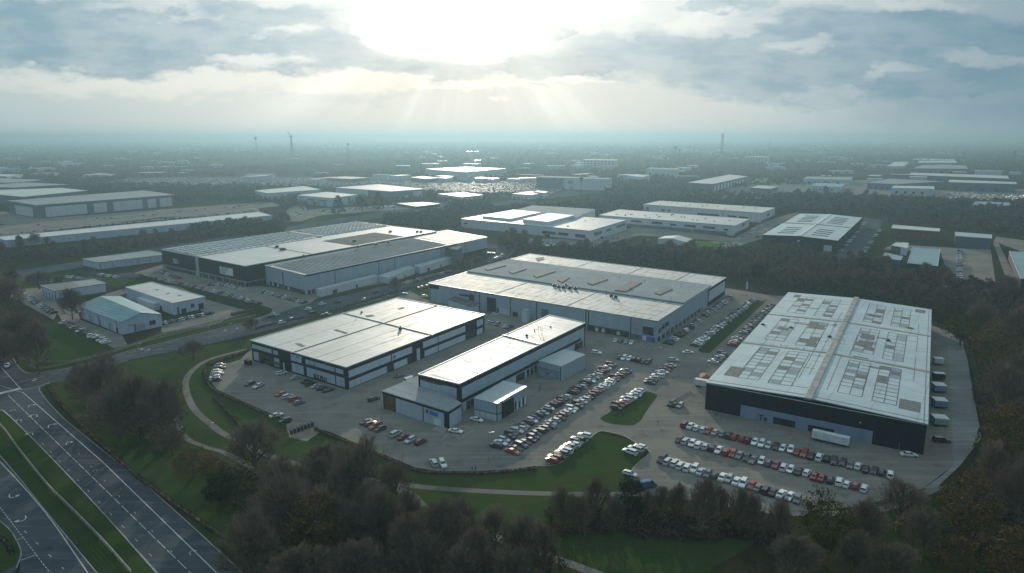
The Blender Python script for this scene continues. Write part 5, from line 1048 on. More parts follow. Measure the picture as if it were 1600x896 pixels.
def leafcloud(mb, cx, cy, cz, rx, ry, rz, n, s, rg=rng, mi=0, hollow=.5):
    u = rg.normal(size=(n, 3)); u /= np.linalg.norm(u, axis=1)[:, None]; r_ = rg.uniform(hollow, 1, n) ** .7
    P = np.stack([cx + u[:, 0] * r_ * rx, cy + u[:, 1] * r_ * ry, cz + u[:, 2] * r_ * rz], 1)
    A = rg.normal(size=(n, 3)) * s; B = rg.normal(size=(n, 3)) * s; o = len(mb.v)
    for i in range(n):
        p, a, b = P[i], A[i], B[i]; mb.v += [tuple(p - a), tuple(p + b), tuple(p + a)]; mb.f.append((o + 3 * i, o + 3 * i + 1, o + 3 * i + 2)); mb.mi.append(mi)
def hedge(lab, P, w, h, mat='brown', n=4, name='hedge', dens=9):
    Q = gp(P, n); x, y = Q[0]; r = empty(name, lab, 'hedge', (x, y, 0)); mb = MB(); core = MB(); stripmesh(core, Q, w * .55, 0, h * .7); core.build('stems', MT['bark'], r, (x, y, 0))
    for i in range(len(Q) - 1):
        d = Q[i + 1] - Q[i]; k_ = max(1, int(d.length / (w * .7)))
        for k in range(k_):
            p = Q[i] + d * (k + random.random() * .5) / k_; hh_ = h * random.uniform(.8, 1.15); leafcloud(mb, p.x + random.uniform(-.2, .2), p.y, hh_ * .5, w * .55, w * .55, hh_ * .52, int(dens * w * 3), .22)
    mb.build('foliage', MT[mat], r, (x, y, 0)); return r
hedge('low clipped dark hedge curving round the left car park edge', [(392, 547), (360, 560), (328, 570), (321, 585), (325, 600), (340, 614), (392, 638), (430, 655)], 1.5, 1.3, 'brown')
hedge('clipped hedge along the bottom edge of the car park', [(492, 672), (545, 693), (600, 716), (650, 737), (700, 741), (760, 741), (838, 734)], 1.3, 1.1, 'brown')
hedge('brown hedge running down the grass bank beside the carriageway', [(75, 605), (92, 630), (130, 668), (165, 702), (210, 742), (260, 780), (310, 815), (345, 838)], 1.6, 1.2, 'brown')
hedge('rough hedge line between path and car park lawn', [(335, 622), (352, 640), (372, 662), (378, 672)], 1.6, 1.2, 'brown'); hedge('dark green hedge at the bottom left traffic island', [(-10, 835), (10, 850), (20, 868)], 1.2, .9, 'ever')
hedge('hedge on the verge above the flat white roof', [(400, 514), (450, 502), (500, 492), (560, 474), (612, 459), (655, 447)], 2.2, 1.4, 'brown'); hedge('row of clipped dark bushes by the left estate bend', [(362, 494), (380, 490), (400, 486)], 3.2, 2.8, 'ever')
hedge('short red-brown hedge on the lawn corner', [(1000, 701), (1008, 706), (998, 716)], 1.5, 1.0, 'brown'); hedge('olive shrubs along the forecourt verge', [(218, 430), (240, 438), (300, 453)], 1.6, 1.0, 'olive')
# ---------------------------------------------------------------- people (one skin-grown body each)
def person(px, py, lab, pose=0, col=(.02, .02, .025), leg=(.03, .035, .05), turn=0.0):
    x, y = G(px, py); h = random.uniform(.97, 1.04)
    st = .16 + pose * .1
    J = [(0, 0, .95), (0, .02, 1.2), (0, .0, 1.42), (0, 0, 1.52), (0, .03, 1.68), (.1, 0, .9), (.1, st, .5), (.11, st * .7, .08), (.11, st * .7 + .16, .04), (-.1, 0, .9), (-.1, -st * .4, .5), (-.11, -st, .08), (-.11, -st + .16, .04),
         (.19, 0, 1.4), (.25, .04 - pose * .15, 1.12), (.24, .14, .88), (-.19, 0, 1.4), (-.25, .05 + pose * .1, 1.12), (-.24, .14, .88), (.24, .17, .8), (-.24, .17, .8)]
    R_ = [.15, .16, .15, .06, .11, .1, .07, .05, .045, .1, .07, .05, .045, .07, .05, .04, .07, .05, .04, .045, .045]
    E_ = [(0, 1), (1, 2), (2, 3), (3, 4), (0, 5), (5, 6), (6, 7), (7, 8), (0, 9), (9, 10), (10, 11), (11, 12), (2, 13), (13, 14), (14, 15), (15, 19), (2, 16), (16, 17), (17, 18), (18, 20)]
    me = bpy.data.meshes.new('person'); me.from_pydata([(a * h, b * h, c * h) for a, b, c in J], E_, []); o = bpy.data.objects.new('person', me); COL.objects.link(o)
    sk = o.modifiers.new('Skin', 'SKIN'); 
    if not me.skin_vertices: 
        bm_ = __import__('bmesh').new(); bm_.from_mesh(me); bm_.verts.layers.skin.verify(); bm_.to_mesh(me); bm_.free()
    for i, v in enumerate(me.skin_vertices[0].data): v.radius = (R_[i] * h, R_[i] * h * .85); v.use_root = (i == 0)
    o.modifiers.new('Sub', 'SUBSURF').levels = 1
    dg = bpy.context.evaluated_depsgraph_get(); nm = bpy.data.meshes.new_from_object(o.evaluated_get(dg)); bpy.data.objects.remove(o)
    for nm_, cc in (('dark_jacket', col), ('trousers', leg), ('skin', (.4, .25, .18)), ('hair', (.03, .02, .015))): mt_ = bpy.data.materials.get(nm_) or vary(nm_, cc, tuple(q * .7 for q in cc), 8, .85, .2); nm.materials.append(mt_)
    for p in nm.polygons:
        z = p.center.z / h; yv = p.center.y; p.material_index = 1 if z < .93 and abs(p.center.x) < .22 * h else (3 if z > 1.72 or (z > 1.58 and yv < .0) else (2 if z > 1.5 or (z < .86) else 0)); p.use_smooth = True
    o = link('person', nm, None, (x, y, .065), turn); tag(o, lab, 'person'); return o
person(1028, 663, 'person in dark clothes walking alone across the open tarmac', 1, turn=.4); person(916, 606, 'person striding with bent arm left of the grass island', 1.2, turn=2.4); person(923, 607, 'person standing upright beside the striding one', 0, turn=1)
person(945, 604, 'person in dark coat at the top car of the grass island row', .3, turn=2); person(951, 604, 'person at the island row edge, rightmost of the four', 0, turn=3); person(738, 736, 'left one of two people behind the bottom hedge', .2, turn=.5); person(743, 736, 'right one of two people behind the bottom hedge', 0, turn=-.4)
person(1052, 593, 'person bending near the row above the grass island', .8, turn=1.2)
# ---------------------------------------------------------------- trees
def bare_tree(seed, H_=15.0, spread=.42, dens=1.0, low=.1):
    """trunk and limbs inside a domed envelope, thin twigs fanning off every branch"""
    rg = random.Random(seed); tr = MB(); tw = MB(); R_ = spread * H_; zc = .5 * H_; rz = .5 * H_
    ph = [rg.uniform(0, 6.28) for _ in range(6)]
    def inside(p, k=1.0):
        a = math.atan2(p.y, p.x); zz = (p.z - zc) / rz; k = k * (.86 + .1 * math.sin(2 * a + ph[0] + 1.5 * zz) + .08 * math.sin(5 * a + ph[1] + 3 * zz) + .07 * math.sin(7 * zz + ph[2] + a) + .05 * math.sin(11 * a + ph[3]))
        return (p.x / (R_ * k)) ** 2 + (p.y / (R_ * k)) ** 2 + (zz / k) ** 2 < 1
    def twigs(q, d, n_):
        for _ in range(n_):
            o_ = Vector((q.x, q.y, (q.z - zc) * .6 + 1.5)).normalized(); dd = (d * .7 + o_ * .7 + Vector((rg.gauss(0, .42), rg.gauss(0, .42), rg.gauss(.1, .35)))).normalized(); L_ = rg.uniform(.8, 2.3)
            e = q + dd * L_
            if not inside(e, 1.06): continue
            sd = dd.orthogonal().normalized(); sd.rotate(Matrix.Rotation(rg.uniform(0, 6.28), 3, dd)); sd *= rg.uniform(.022, .036)
            o = len(tw.v); tw.v += [tuple(q - sd), tuple(q + sd), tuple(e)]; tw.f.append((o, o + 1, o + 2)); tw.mi.append(0)
    def limb(p, d, L_, r, lvl):
        segs = 4 if lvl == 0 else 3; q = p
        for k in range(segs):
            d = (d + Vector((rg.gauss(0, .12), rg.gauss(0, .12), rg.gauss(0, .07) + .09))).normalized(); e = q + d * L_ / segs
            if not inside(e, .97): twigs(q, d, int(6 * dens)); return
            tr.tube(q, e, r * (1 - .6 * k / segs), r * (1 - .6 * (k + 1) / segs), 6 if lvl < 1 else 3); q = e
            if lvl < 2:
                for _ in range(3 if lvl == 0 else 2):
                    a = d.orthogonal().normalized(); a.rotate(Matrix.Rotation(rg.uniform(0, 6.28), 3, d)); nd = (d * rg.uniform(.7, 1.1) + a * rg.uniform(.5, .9) + Vector((0, 0, .12))).normalized()
                    limb(q, nd, L_ * rg.uniform(.38, .58), r * .45, lvl + 1)
            if lvl: twigs(q, d, int((3 if lvl == 1 else 5) * dens))
        twigs(q, d, int(5 * dens))
    tr.tube((0, 0, -.3), (0, 0, H_ * .5), H_ * .021, H_ * .009, 8); n0 = 19
    for k in range(n0):
        f = k / (n0 - 1); z0 = H_ * (low + (.5 - low) * f ** .8); el = math.radians(18 + 66 * f + rg.uniform(-8, 8)); a = 2.4 * k + rg.uniform(-.4, .4)
        limb(Vector((0, 0, z0)), Vector((math.cos(a) * math.cos(el), math.sin(a) * math.cos(el), math.sin(el))), H_ * rg.uniform(.38, .5), H_ * .0085, 0)
    return tr.mesh('trunk', MT['bark']), tw.mesh('crown', MT['twig'])
def leafy_tree(seed, mat, H_=15.0, spread=.4, conif=False, n=110):
    rg = np.random.default_rng(seed); tr = MB(); tr.tube((0, 0, -.3), (0, 0, H_ * .8), H_ * .022, H_ * .006, 7); cw = MB()
    for k in range(n):
        if conif:
            z = H_ * (.06 + .92 * rg.uniform() ** 1.25); R_ = H_ * spread * (1.03 - z / H_) ** .75 * rg.uniform(.55, 1.05); a = rg.uniform(0, 6.28); c = (math.cos(a) * R_, math.sin(a) * R_, z); s_ = H_ * .05
        else:
            u = rg.normal(size=3); u /= np.linalg.norm(u); r_ = rg.uniform(.35, 1) ** .6; c = (u[0] * H_ * spread * r_ * .95, u[1] * H_ * spread * r_ * .95, H_ * .56 + u[2] * H_ * .38 * r_); s_ = H_ * rg.uniform(.05, .1)
        if k % 4 == 0: tr.tube((0, 0, max(.5, c[2] - H_ * .15)), c, H_ * .006, H_ * .002, 4)
        leafcloud(cw, *c, s_ * 1.15, s_ * 1.15, s_ * .8, 48, .16, rg, hollow=.2)
    return tr.mesh('trunk', MT['bark']), cw.mesh('crown', MT[mat])
BT = [bare_tree(s, 15, sp, dn, lw) for s, sp, dn, lw in ((1, .47, .5, .08), (2, .42, .6, .12), (3, .52, .5, .06), (5, .45, .4, .14), (8, .4, .6, .08), (13, .5, .7, .05))]
print('tree tris', [len(b[1].polygons) for b in BT])
LT = {'olive': [leafy_tree(21, 'olive'), leafy_tree(22, 'olive', spread=.44)], 'gold': [leafy_tree(23, 'gold', spread=.42), leafy_tree(24, 'gold', spread=.38)], 'ever': [leafy_tree(25, 'ever', spread=.3), leafy_tree(26, 'ever', spread=.34)], 'conifer': [leafy_tree(27, 'ever', spread=.3, conif=True)]}
TREES = []; tr_ = random.Random(5)
def tree(x, y, h, w=None, kind='bare', lab=None, group=None):
    """h height and w crown width, both in metres"""
    src = tr_.choice(BT) if kind == 'bare' else tr_.choice(LT[kind]); s_ = h / 15.0
    r = empty('conifer_tree' if kind == 'conifer' else 'tree', lab, 'tree', (x, y, 0), tr_.uniform(0, 6.28), group); sp = {'conifer': .3, 'ever': .32}.get(kind, .42)
    sw = (w / 2) / (sp * 15) if w else s_ * tr_.uniform(.9, 1.15); r.scale = (sw, sw, s_); link('trunk', src[0], r); link('crown', src[1], r); TREES.append(r); return r
def ptree(px, pt, pb, wpx, kind, lab, group=None):
    x, y = G(px, pb); h = min(30, hgt(px, pt, pb)); return tree(x, y, h, wpx / ppm(y, h / 2) , kind, lab, group)
for a in ((720, 775, 860, 75, 'bare', 'brown bare tree above the lower path, left of two'), (775, 790, 875, 80, 'bare', 'brown bare tree above the lower path, right of two'), (660, 830, 935, 95, 'bare', 'wide brown tree at the bottom edge below the lower path start'), (850, 815, 915, 70, 'bare', 'brown tree where the lower path meets the bottom edge'), (805, 850, 945, 90, 'bare', 'cropped brown tree below the lower path'), (720, 850, 950, 100, 'bare', 'cropped wide brown tree at the bottom centre edge'), (640, 765, 845, 60, 'bare', 'slender brown tree at the lower path start'), (905, 770, 840, 50, 'bare', 'bare tree between the first two of the lawn line'), (960, 772, 838, 44, 'bare', 'bare tree hard left of the evergreen'),
          (400, 655, 745, 118, 'bare', 'large bare tree left of the gravel patch, its round crown against the car park'), (509, 690, 772, 95, 'bare', 'bare tree by the footpath left of the tallest twiggy one'), (566, 680, 812, 100, 'bare', 'tallest twiggy bare tree standing over the bottom hedge'),
          (450, 735, 850, 120, 'bare', 'broad dark tree in the bottom thicket below the gravel patch'), (500, 770, 880, 100, 'gold', 'brownish leafy tree in the middle of the bottom thicket'), (600, 755, 880, 90, 'bare', 'thin crowned tree at the right side of the bottom thicket'),
          (690, 778, 895, 110, 'bare', 'wide airy bare tree left of the lower path'), (815, 800, 905, 90, 'bare', 'bare tree standing over the lower path at the bottom edge'), (640, 800, 920, 90, 'bare', 'low tree at the bottom edge beside the airy one'), (745, 820, 930, 80, 'bare', 'half cropped bare tree at the bottom centre edge'),
          (395, 800, 925, 110, 'bare', 'dark tree at the left foot of the bottom thicket'), (560, 840, 950, 120, 'bare', 'dark tree cropped by the bottom edge below the thicket'), (345, 740, 790, 60, 'ever', 'dark bush tree between lawn bank and thicket'), (470, 850, 960, 110, 'bare', 'another cropped tree at the bottom edge left of centre'),
          (303, 700, 745, 75, 'gold', 'golden brown bush on the bank above the hedge'), (270, 665, 712, 50, 'bare', 'bare bush just left of the golden one'), (333, 715, 748, 45, 'gold', 'small golden bush right of the larger golden one'),
          (163, 552, 655, 105, 'bare', 'leftmost tree of the big clump beside the side road'), (215, 570, 690, 110, 'bare', 'middle tree of the big clump beside the side road'), (258, 588, 700, 95, 'bare', 'right tree of the big clump beside the side road'), (188, 600, 700, 90, 'bare', 'lower tree of the big clump above the grass bank'), (135, 565, 630, 55, 'bare', 'small outer tree of the big clump, nearest the junction'),
          (303, 531, 562, 46, 'bare', 'round bare bush tree on the bend between road and footpath'), (281, 543, 553, 8, 'conifer', 'tiny conifer left of the round bush'), (393, 497, 517, 26, 'bare', 'small reddish bare tree on the verge by the framed block'),
          (618, 432, 460, 26, 'bare', 'small bare tree in the road verge before the white annexes'), (722, 404, 428, 44, 'bare', 'reddish bare tree at the corner of the ribbed hall'), (745, 400, 422, 30, 'bare', 'smaller bare tree right of the reddish corner tree'),
          (28, 452, 568, 105, 'bare', 'big dark tree at the left edge above the junction'), (-8, 470, 600, 90, 'bare', 'cropped dark tree at the very left edge'), (62, 490, 585, 70, 'bare', 'dark tree right of the big left edge tree'), (18, 425, 500, 60, 'bare', 'tree behind the big left edge tree'),
          (114, 449, 500, 46, 'bare', 'brown tree between the flat office and the gabled workshop'), (62, 424, 452, 50, 'bare', 'wide brown bush tree left of the flat office'), (20, 418, 450, 34, 'bare', 'brown tree on the left verge before the flat office'), (92, 432, 450, 14, 'ever', 'little dark shrub tree beside the wide brown one'),
          (878, 757, 832, 50, 'bare', 'leftmost bare tree of the line below the big lawn'), (932, 743, 815, 55, 'bare', 'second bare tree of the line below the big lawn'), (984, 738, 832, 50, 'ever', 'dark evergreen at the bottom corner of the car park'), (1010, 762, 815, 24, 'bare', 'slim bare tree just right of the evergreen'),
          (1032, 756, 812, 30, 'bare', 'reddish bare tree second right of the evergreen'), (1058, 752, 816, 44, 'bare', 'bare tree third right of the evergreen'), (1097, 740, 842, 66, 'bare', 'tall bare tree before the bottom car row'), (1124, 757, 822, 36, 'bare', 'bare tree just right of the tall one'), (1155, 760, 834, 44, 'bare', 'twin-stemmed bare tree before the bottom car row'), (1176, 768, 840, 40, 'bare', 'small bare tree right of the twin-stemmed one'),
          (1215, 775, 850, 44, 'bare', 'pale bare tree left of the golden-topped tree'), (1283, 762, 880, 92, 'olive', 'large olive tree with golden top below the car rows'), (1345, 778, 868, 80, 'bare', 'bare tree between olive tree and spreading tree'), (1401, 744, 830, 96, 'bare', 'spreading bare tree below the right end of the car rows'),
          (1505, 735, 850, 96, 'gold', 'golden brown tree at the foot of the concrete track'), (1487, 833, 925, 62, 'gold', 'golden tree cropped by the bottom edge, left of two'), (1562, 815, 925, 90, 'gold', 'golden tree cropped by the bottom edge, right of two'), (1440, 790, 880, 70, 'bare', 'dark bare tree left of the golden track tree'),
          (1330, 830, 915, 80, 'bare', 'dark tree at the bottom edge under the olive tree'), (1240, 835, 905, 80, 'bare', 'brown tree at the bottom edge left of the olive tree'), (1390, 845, 930, 90, 'bare', 'dark tree at the bottom edge right of centre'),
          (1545, 690, 790, 90, 'bare', 'dark tree right of the track foot'), (1590, 720, 830, 90, 'bare', 'dark tree at the right edge above the golden pair'), (1575, 625, 730, 90, 'gold', 'brownish tree at the right edge beside the track'), (1560, 560, 660, 95, 'bare', 'big bare tree right of the track bend'), (1595, 540, 640, 90, 'bare', 'cropped bare tree at the right edge by the track'),
          (1550, 492, 590, 85, 'gold', 'rusty brown tree above the track bend'), (1500, 487, 540, 56, 'olive', 'olive green tree behind the dark warehouse corner'), (1470, 465, 515, 44, 'olive', 'green tree just behind the dark warehouse'), (1530, 465, 530, 60, 'bare', 'brown tree behind the olive one'), (1585, 470, 560, 80, 'bare', 'brown tree at the right edge above the rusty one'),
          (529, 301, 335, 26, 'conifer', 'tall pointed conifer on the lawn, left of two'), (592, 289, 328, 22, 'conifer', 'tall dark conifer on the lawn, right of two'), (566, 303, 331, 32, 'bare', 'round brown tree between the two conifers'), (38, 248, 268, 17, 'ever', 'round dark tree alone in the far left haze')):
    ptree(*a)
def clearof(x, y, m_=0):
    return not any(inpoly(x, y, f) for f in FOOT)
def fill(poly, n, hmin, hmax, lab, group, kinds=('bare',), sep=4.5):
    xs_ = [p[0] for p in poly]; ys_ = [p[1] for p in poly]; got = []; tries = 0
    wp_ = [G(*p) for p in poly]; ax, bx = min(p[0] for p in wp_), max(p[0] for p in wp_); ay, by = min(p[1] for p in wp_), max(p[1] for p in wp_)
    while len(got) < n and tries < n * 60:
        tries += 1; x, y = tr_.uniform(ax, bx), tr_.uniform(ay, by)
        if not inpoly(x, y, wp_) or not clearof(x, y): continue
        if any((x - a) ** 2 + (y - b) ** 2 < sep ** 2 for a, b in got): continue
        got.append((x, y)); k = tr_.choice(kinds); tree(x, y, tr_.uniform(hmin, hmax), None, k, lab if k == 'bare' else lab.replace('bare brown', 'dark green'), group if k == 'bare' else group + ', evergreen')
fill([(775, 398), (790, 372), (830, 390), (900, 392), (1080, 398), (1200, 396), (1320, 408), (1480, 440), (1600, 452), (1600, 500), (1540, 500), (1470, 500), (1440, 475), (1340, 462), (1240, 455), (1180, 448), (1136, 430), (980, 412), (835, 394)], 105, 13, 18, 'bare brown tree in the dense woodland belt behind the warehouses', 'trees in the woodland belt behind the warehouses', ('bare',) * 9 + ('ever',), 7)
fill([(0, 395), (10, 382), (130, 385), (300, 362), (440, 340), (470, 352), (300, 382), (100, 410), (0, 418)], 42, 11, 16, 'bare brown tree in the line beside the left access road', 'trees lining the left access road', sep=8)
fill([(440, 760), (620, 790), (640, 896), (430, 905), (380, 830)], 10, 15, 21, 'dark bare brown tree deep in the bottom thicket', 'trees deep in the bottom thicket', sep=6)
fill([(1180, 330), (1240, 300), (1600, 320), (1600, 372), (1500, 366), (1400, 350), (1350, 334), (1250, 328)], 52, 14, 20, 'bare brown tree in the belt before the far right estate', 'trees before the far right estate', ('bare',) * 6 + ('ever',), 11)
fill([(1500, 590), (1540, 600), (1700, 560), (1700, 800), (1560, 830), (1538, 720)], 9, 15, 20, 'bare brown tree in the dark wood along the right edge', 'trees in the wood at the right edge', sep=7)
fill([(765, 384), (800, 362), (840, 378), (810, 392)], 9, 10, 14, 'bare brown tree beside the broad white hall', 'trees beside the broad white hall', sep=8)
fill([(1300, 412), (1390, 395), (1400, 425), (1330, 425)], 6, 9, 13, 'bare brown tree by the small teal shed', 'trees by the small teal shed', sep=8)
# low undergrowth under the tree lines, and woodland beyond counting
def growth(name, lab, poly, n, rad, hh, mat='brown', s=.35):
    wp_ = [G(*p) for p in poly]; ax, bx = min(p[0] for p in wp_), max(p[0] for p in wp_); ay, by = min(p[1] for p in wp_), max(p[1] for p in wp_); mb = MB(); k = 0; t_ = 0
    while k < n and t_ < n * 50:
        t_ += 1; x, y = random.uniform(ax, bx), random.uniform(ay, by)
        if not inpoly(x, y, wp_) or not clearof(x, y): continue
        r_ = rad * random.uniform(.6, 1.3); leafcloud(mb, x, y, hh * .4, r_, r_, hh * random.uniform(.4, .7), 60, s); k += 1
    return tag(mb.build(name, MT[mat]), lab, 'undergrowth', None, 'stuff')
growth('undergrowth', 'brown scrub under the tree line below the lawn', [(850, 805), (900, 790), (1200, 815), (1240, 850), (1000, 842), (860, 835)], 170, 2.2, 3.2, 'brown')
growth('undergrowth', 'brown scrub between the lower path and bottom trees', [(640, 790), (700, 812), (800, 850), (900, 895), (640, 905)], 110, 2.0, 3.0, 'brown')
growth('undergrowth', 'dark scrub filling the thicket at the bottom of the picture', [(340, 735), (430, 735), (600, 790), (660, 896), (420, 905), (370, 820)], 240, 2.4, 4.5, 'brown')
growth('undergrowth', 'dense scrub inside the woodland belt', [(790, 385), (1200, 396), (1480, 440), (1600, 452), (1600, 500), (1470, 500), (1340, 464), (1180, 446), (1136, 432), (980, 414), (835, 396)], 900, 4.5, 8, 'brown', .8)
growth('undergrowth', 'scrub below the trees along the right edge', [(1525, 600), (1700, 560), (1750, 880), (1450, 900), (1440, 840), (1530, 720)], 260, 3.0, 5, 'brown', .45)
growth('undergrowth', 'scrub inside the big clump beside the side road', [(140, 612), (215, 620), (290, 640), (280, 700), (200, 690), (140, 650)], 70, 2.6, 4.2, 'brown', .4)
growth('undergrowth', 'brown scrub below the tree line beside the left access road', [(0, 398), (130, 390), (300, 366), (440, 345), (445, 352), (300, 378), (100, 404), (0, 414)], 330, 3.6, 5.5, 'brown', .7)
growth('undergrowth', 'scrub before the far right estate', [(1180, 332), (1240, 302), (1600, 322), (1600, 372), (1500, 364), (1400, 350), (1350, 336)], 700, 6, 9, 'brown', 1.2)
# far woodland: thousands of crowns in one mesh
NOWOOD = [[(300, 277), (560, 277), (905, 288), (860, 305), (720, 305), (640, 300), (440, 292), (300, 290), (160, 288), (200, 279)], [(0, 322), (280, 318), (440, 318), (440, 336), (0, 376)], [(1100, 300), (1200, 290), (1350, 290), (1480, 298), (1600, 296), (1600, 315), (1480, 314), (1350, 312), (1180, 306)],
          [(1135, 372), (1240, 330), (1260, 335), (1195, 372), (1100, 398), (1076, 398), (1076, 376)], [(1306, 412), (1352, 345), (1380, 345), (1340, 412)], [(1375, 380), (1500, 385), (1560, 385), (1560, 445), (1380, 425)], [(405, 352), (450, 325), (620, 318), (720, 318), (690, 330), (560, 345), (440, 366)], [(760, 312), (940, 292), (940, 316), (780, 328)]]
V = []; Fc = []; wr = np.random.default_rng(9); cnt = 0; tries = 0
def wood_density(x, y):
    return math.sin(x / 410 + 1) + math.sin(y / 560 + x / 900) + .8 * math.sin(x / 170 - y / 230) + .5 * math.sin(x / 90 + 2) * math.sin(y / 120)
pts = []
while cnt < 19000 and tries < 190000:
    tries += 1; px = wr.uniform(-30, 1630); py = 219 + 150 * wr.uniform() ** 1.7
    if py > 335 and not (600 < px < 720 or 300 < px < 440): continue
    if any(inpoly(px, py, P) for P in NOWOOD) : continue
    x, y = G(px, py)
    if wood_density(x, y) < (-1.5 if py < 262 else -1.15): continue
    if y > 700 and any(abs(x - f[0][0]) < 400 and inpoly(x, y, f) for f in FOOT): continue
    s_ = max(4.8, y * .0028) * wr.uniform(.7, 1.4); hh_ = min(26, max(9, s_ * 1.5)) * wr.uniform(.7, 1.2); n_ = 40 if y < 2300 else 16
    u = wr.normal(size=(n_, 3)); u /= np.linalg.norm(u, axis=1)[:, None]; u[:, 2] = np.abs(u[:, 2])
    P = np.array((x, y, hh_ * .25)) + u * np.array((s_, s_, hh_ * .75)) * wr.uniform(.6, 1, (n_, 1)); A = wr.normal(size=(n_, 3)) * s_ * .26; B = wr.normal(size=(n_, 3)) * s_ * .26
    pts.append(np.stack([P - A, P + B, P + A], 1).reshape(-1, 3)); cnt += 1
V = np.concatenate(pts); me = bpy.data.meshes.new('far_woodland'); nv = len(V); me.vertices.add(nv); me.vertices.foreach_set('co', V.ravel()); me.loops.add(nv); me.loops.foreach_set('vertex_index', np.arange(nv)); me.polygons.add(nv // 3)
me.polygons.foreach_set('loop_start', np.arange(0, nv, 3)); me.update(calc_edges=True); me.materials.append(MT['farwood'])
tag(link('far_woodland', me), 'hazy woodland and tree clumps stretching to the horizon', 'woodland', None, 'stuff')
# ---------------------------------------------------------------- air
mb = MB(); mb.box(-52000, -900, -1.5, 52000, 33500, 165); hz = mb.mesh('haze', []); m_ = bpy.data.materials.new('haze_air'); m_.use_nodes = True; t = NT(m_.node_tree)
v_ = t.new('ShaderNodeVolumePrincipled'); v_.inputs['Color'].default_value = (.205, .325, .395, 1); v_.inputs['Density'].default_value = HAZE_D = 2.1e-4; v_.inputs['Anisotropy'].default_value = .5
o_ = t.new('ShaderNodeOutputMaterial'); t.l.new(v_.outputs[0], o_.inputs['Volume']); hz.materials.append(m_); tag(link('haze', hz), 'pale bluish haze lying over the whole landscape', 'haze', None, 'stuff')
# ---------------------------------------------------------------- sky, sun, camera
SUNAZ = math.atan2(735 - 800, F); SX, SY, SZ = ray(735, -16); SEL = math.atan2(SZ, math.hypot(SX, SY)); SAZ = math.atan2(SX, SY)
w = bpy.data.worlds.new('World'); SC.world = w; w.use_nodes = True; t = NT(w.node_tree)
d = t.new('ShaderNodeTexCoord').outputs['Generated']; dn = t.v('NORMALIZE', d); sx = t.new('ShaderNodeSeparateXYZ'); t.l.new(dn, sx.inputs[0]); X, Y, Z = sx.outputs
Yc = t.m('MAXIMUM', Y, .08); U = t.m('MULTIPLY', t.m('DIVIDE', X, Yc), F); W = t.m('MULTIPLY', t.m('DIVIDE', Z, Yc), F)
cm = t.new('ShaderNodeCombineXYZ'); t.l.new(U, cm.inputs[0]); t.l.new(W, cm.inputs[1]); P0 = cm.outputs[0]
def pw(px, py): a, b, c = ray(px, py); return (a / b * F, c / b * F, 0)
n1 = t.noise(t.mapping(P0, scale=(1, 2.6, 1)), .006, 7, .58, out='Color'); dv = t.v('SUBTRACT', n1, (.5, .5, .5))
n2 = t.noise(t.mapping(P0, scale=(1, 2.2, 1)), .025, 6, .62, out='Color'); dv2 = t.v('SUBTRACT', n2, (.5, .5, .5))
PP = t.v('ADD', P0, t.v('ADD', t.v('MULTIPLY', dv, (230, 80, 0)), t.v('MULTIPLY', dv2, (75, 36, 0))))
def ell(cx, cy, rx, ry, k=1.0, hard=1.0, src=None):
    q = t.v('MULTIPLY', t.v('SUBTRACT', src or PP, pw(cx, cy)), (1 / rx, 1 / ry, 0)); e = t.m('SUBTRACT', 1, t.dot(q, q))
    return t.m('MULTIPLY', t.ramp(t.m('MULTIPLY', e, hard, clamp=True), 0, 1), k)
def summ(L_):
    a = L_[0]
    for b in L_[1:]: a = t.m('ADD', a, b)
    return a
front = t.ramp(Y, .05, .45)
# distance from the sun
q = t.v('MULTIPLY', t.v('SUBTRACT', P0, pw(735, -10)), (1 / 1000., 1 / 1000., 0)); rs = t.m('SQRT', t.dot(q, q))
glow = t.m('POWER', t.m('SUBTRACT', 1, t.m('MULTIPLY', rs, 1.05), clamp=True), 2.7)
side = t.ramp(U, 100, 900); sideL = t.ramp(U, -300, -900)
base = t.mix(t.ramp(W, 0, 130), (.72, .745, .72), (.74, .80, .79))
base = t.mix(t.m('MULTIPLY', side, .92), base, (.2, .33, .41)); base = t.mix(t.m('MULTIPLY', sideL, .75), base, (.42, .55, .57))
# cream band low on the left and centre
base = t.mix(t.m('MULTIPLY', ell(470, 128, 620, 26), .55), base, (.98, .96, .86)); base = t.mix(t.m('MULTIPLY', ell(60, 105, 240, 14), .4), base, (.9, .9, .8))
dark = summ([ell(860, 70, 150, 26, .6, 1.3), ell(150, 52, 500, 66, 1.3, 1.8), ell(470, 82, 250, 40, 1.0, 1.6), ell(660, 112, 130, 18, .8, 1.5), ell(1330, 92, 470, 74, 1.2, 1.6), ell(1060, 88, 170, 34, .8, 1.5), ell(1580, 150, 300, 70, .6, 1.2), ell(1330, 30, 260, 30, .6, 1.2), ell(860, 104, 90, 16, .7, 1.6), ell(745, 20, 46, 11, .7, 1.8), ell(803, 45, 34, 15, .7, 1.8), ell(860, 45, 28, 12, .6, 1.8), ell(788, 98, 34, 9, .6, 1.6), ell(1140, 4, 70, 14, .8, 1.6), ell(330, 10, 330, 18, .4), ell(860, 128, 40, 8, .5), ell(560, 150, 200, 10, .25)])
bright = summ([ell(660, 46, 110, 38, 1.1, 1.3), ell(760, 30, 120, 34, .9, 1.2), ell(900, 2, 120, 30, .9, 1.3), ell(420, 98, 90, 18, .55, 1.1), ell(790, -4, 200, 38, .6, 1.1), ell(1120, 32, 90, 20, .35, 1.1), ell(900, 124, 60, 8, .5), ell(455, 46, 60, 10, .4), ell(230, 14, 120, 14, .4), ell(1250, 75, 60, 12, .3), ell(1390, 117, 60, 12, .3), ell(1310, 150, 80, 12, .25), ell(1550, 86, 90, 16, .3), ell(1430, 6, 90, 16, .35), ell(745, 140, 80, 10, .4)])
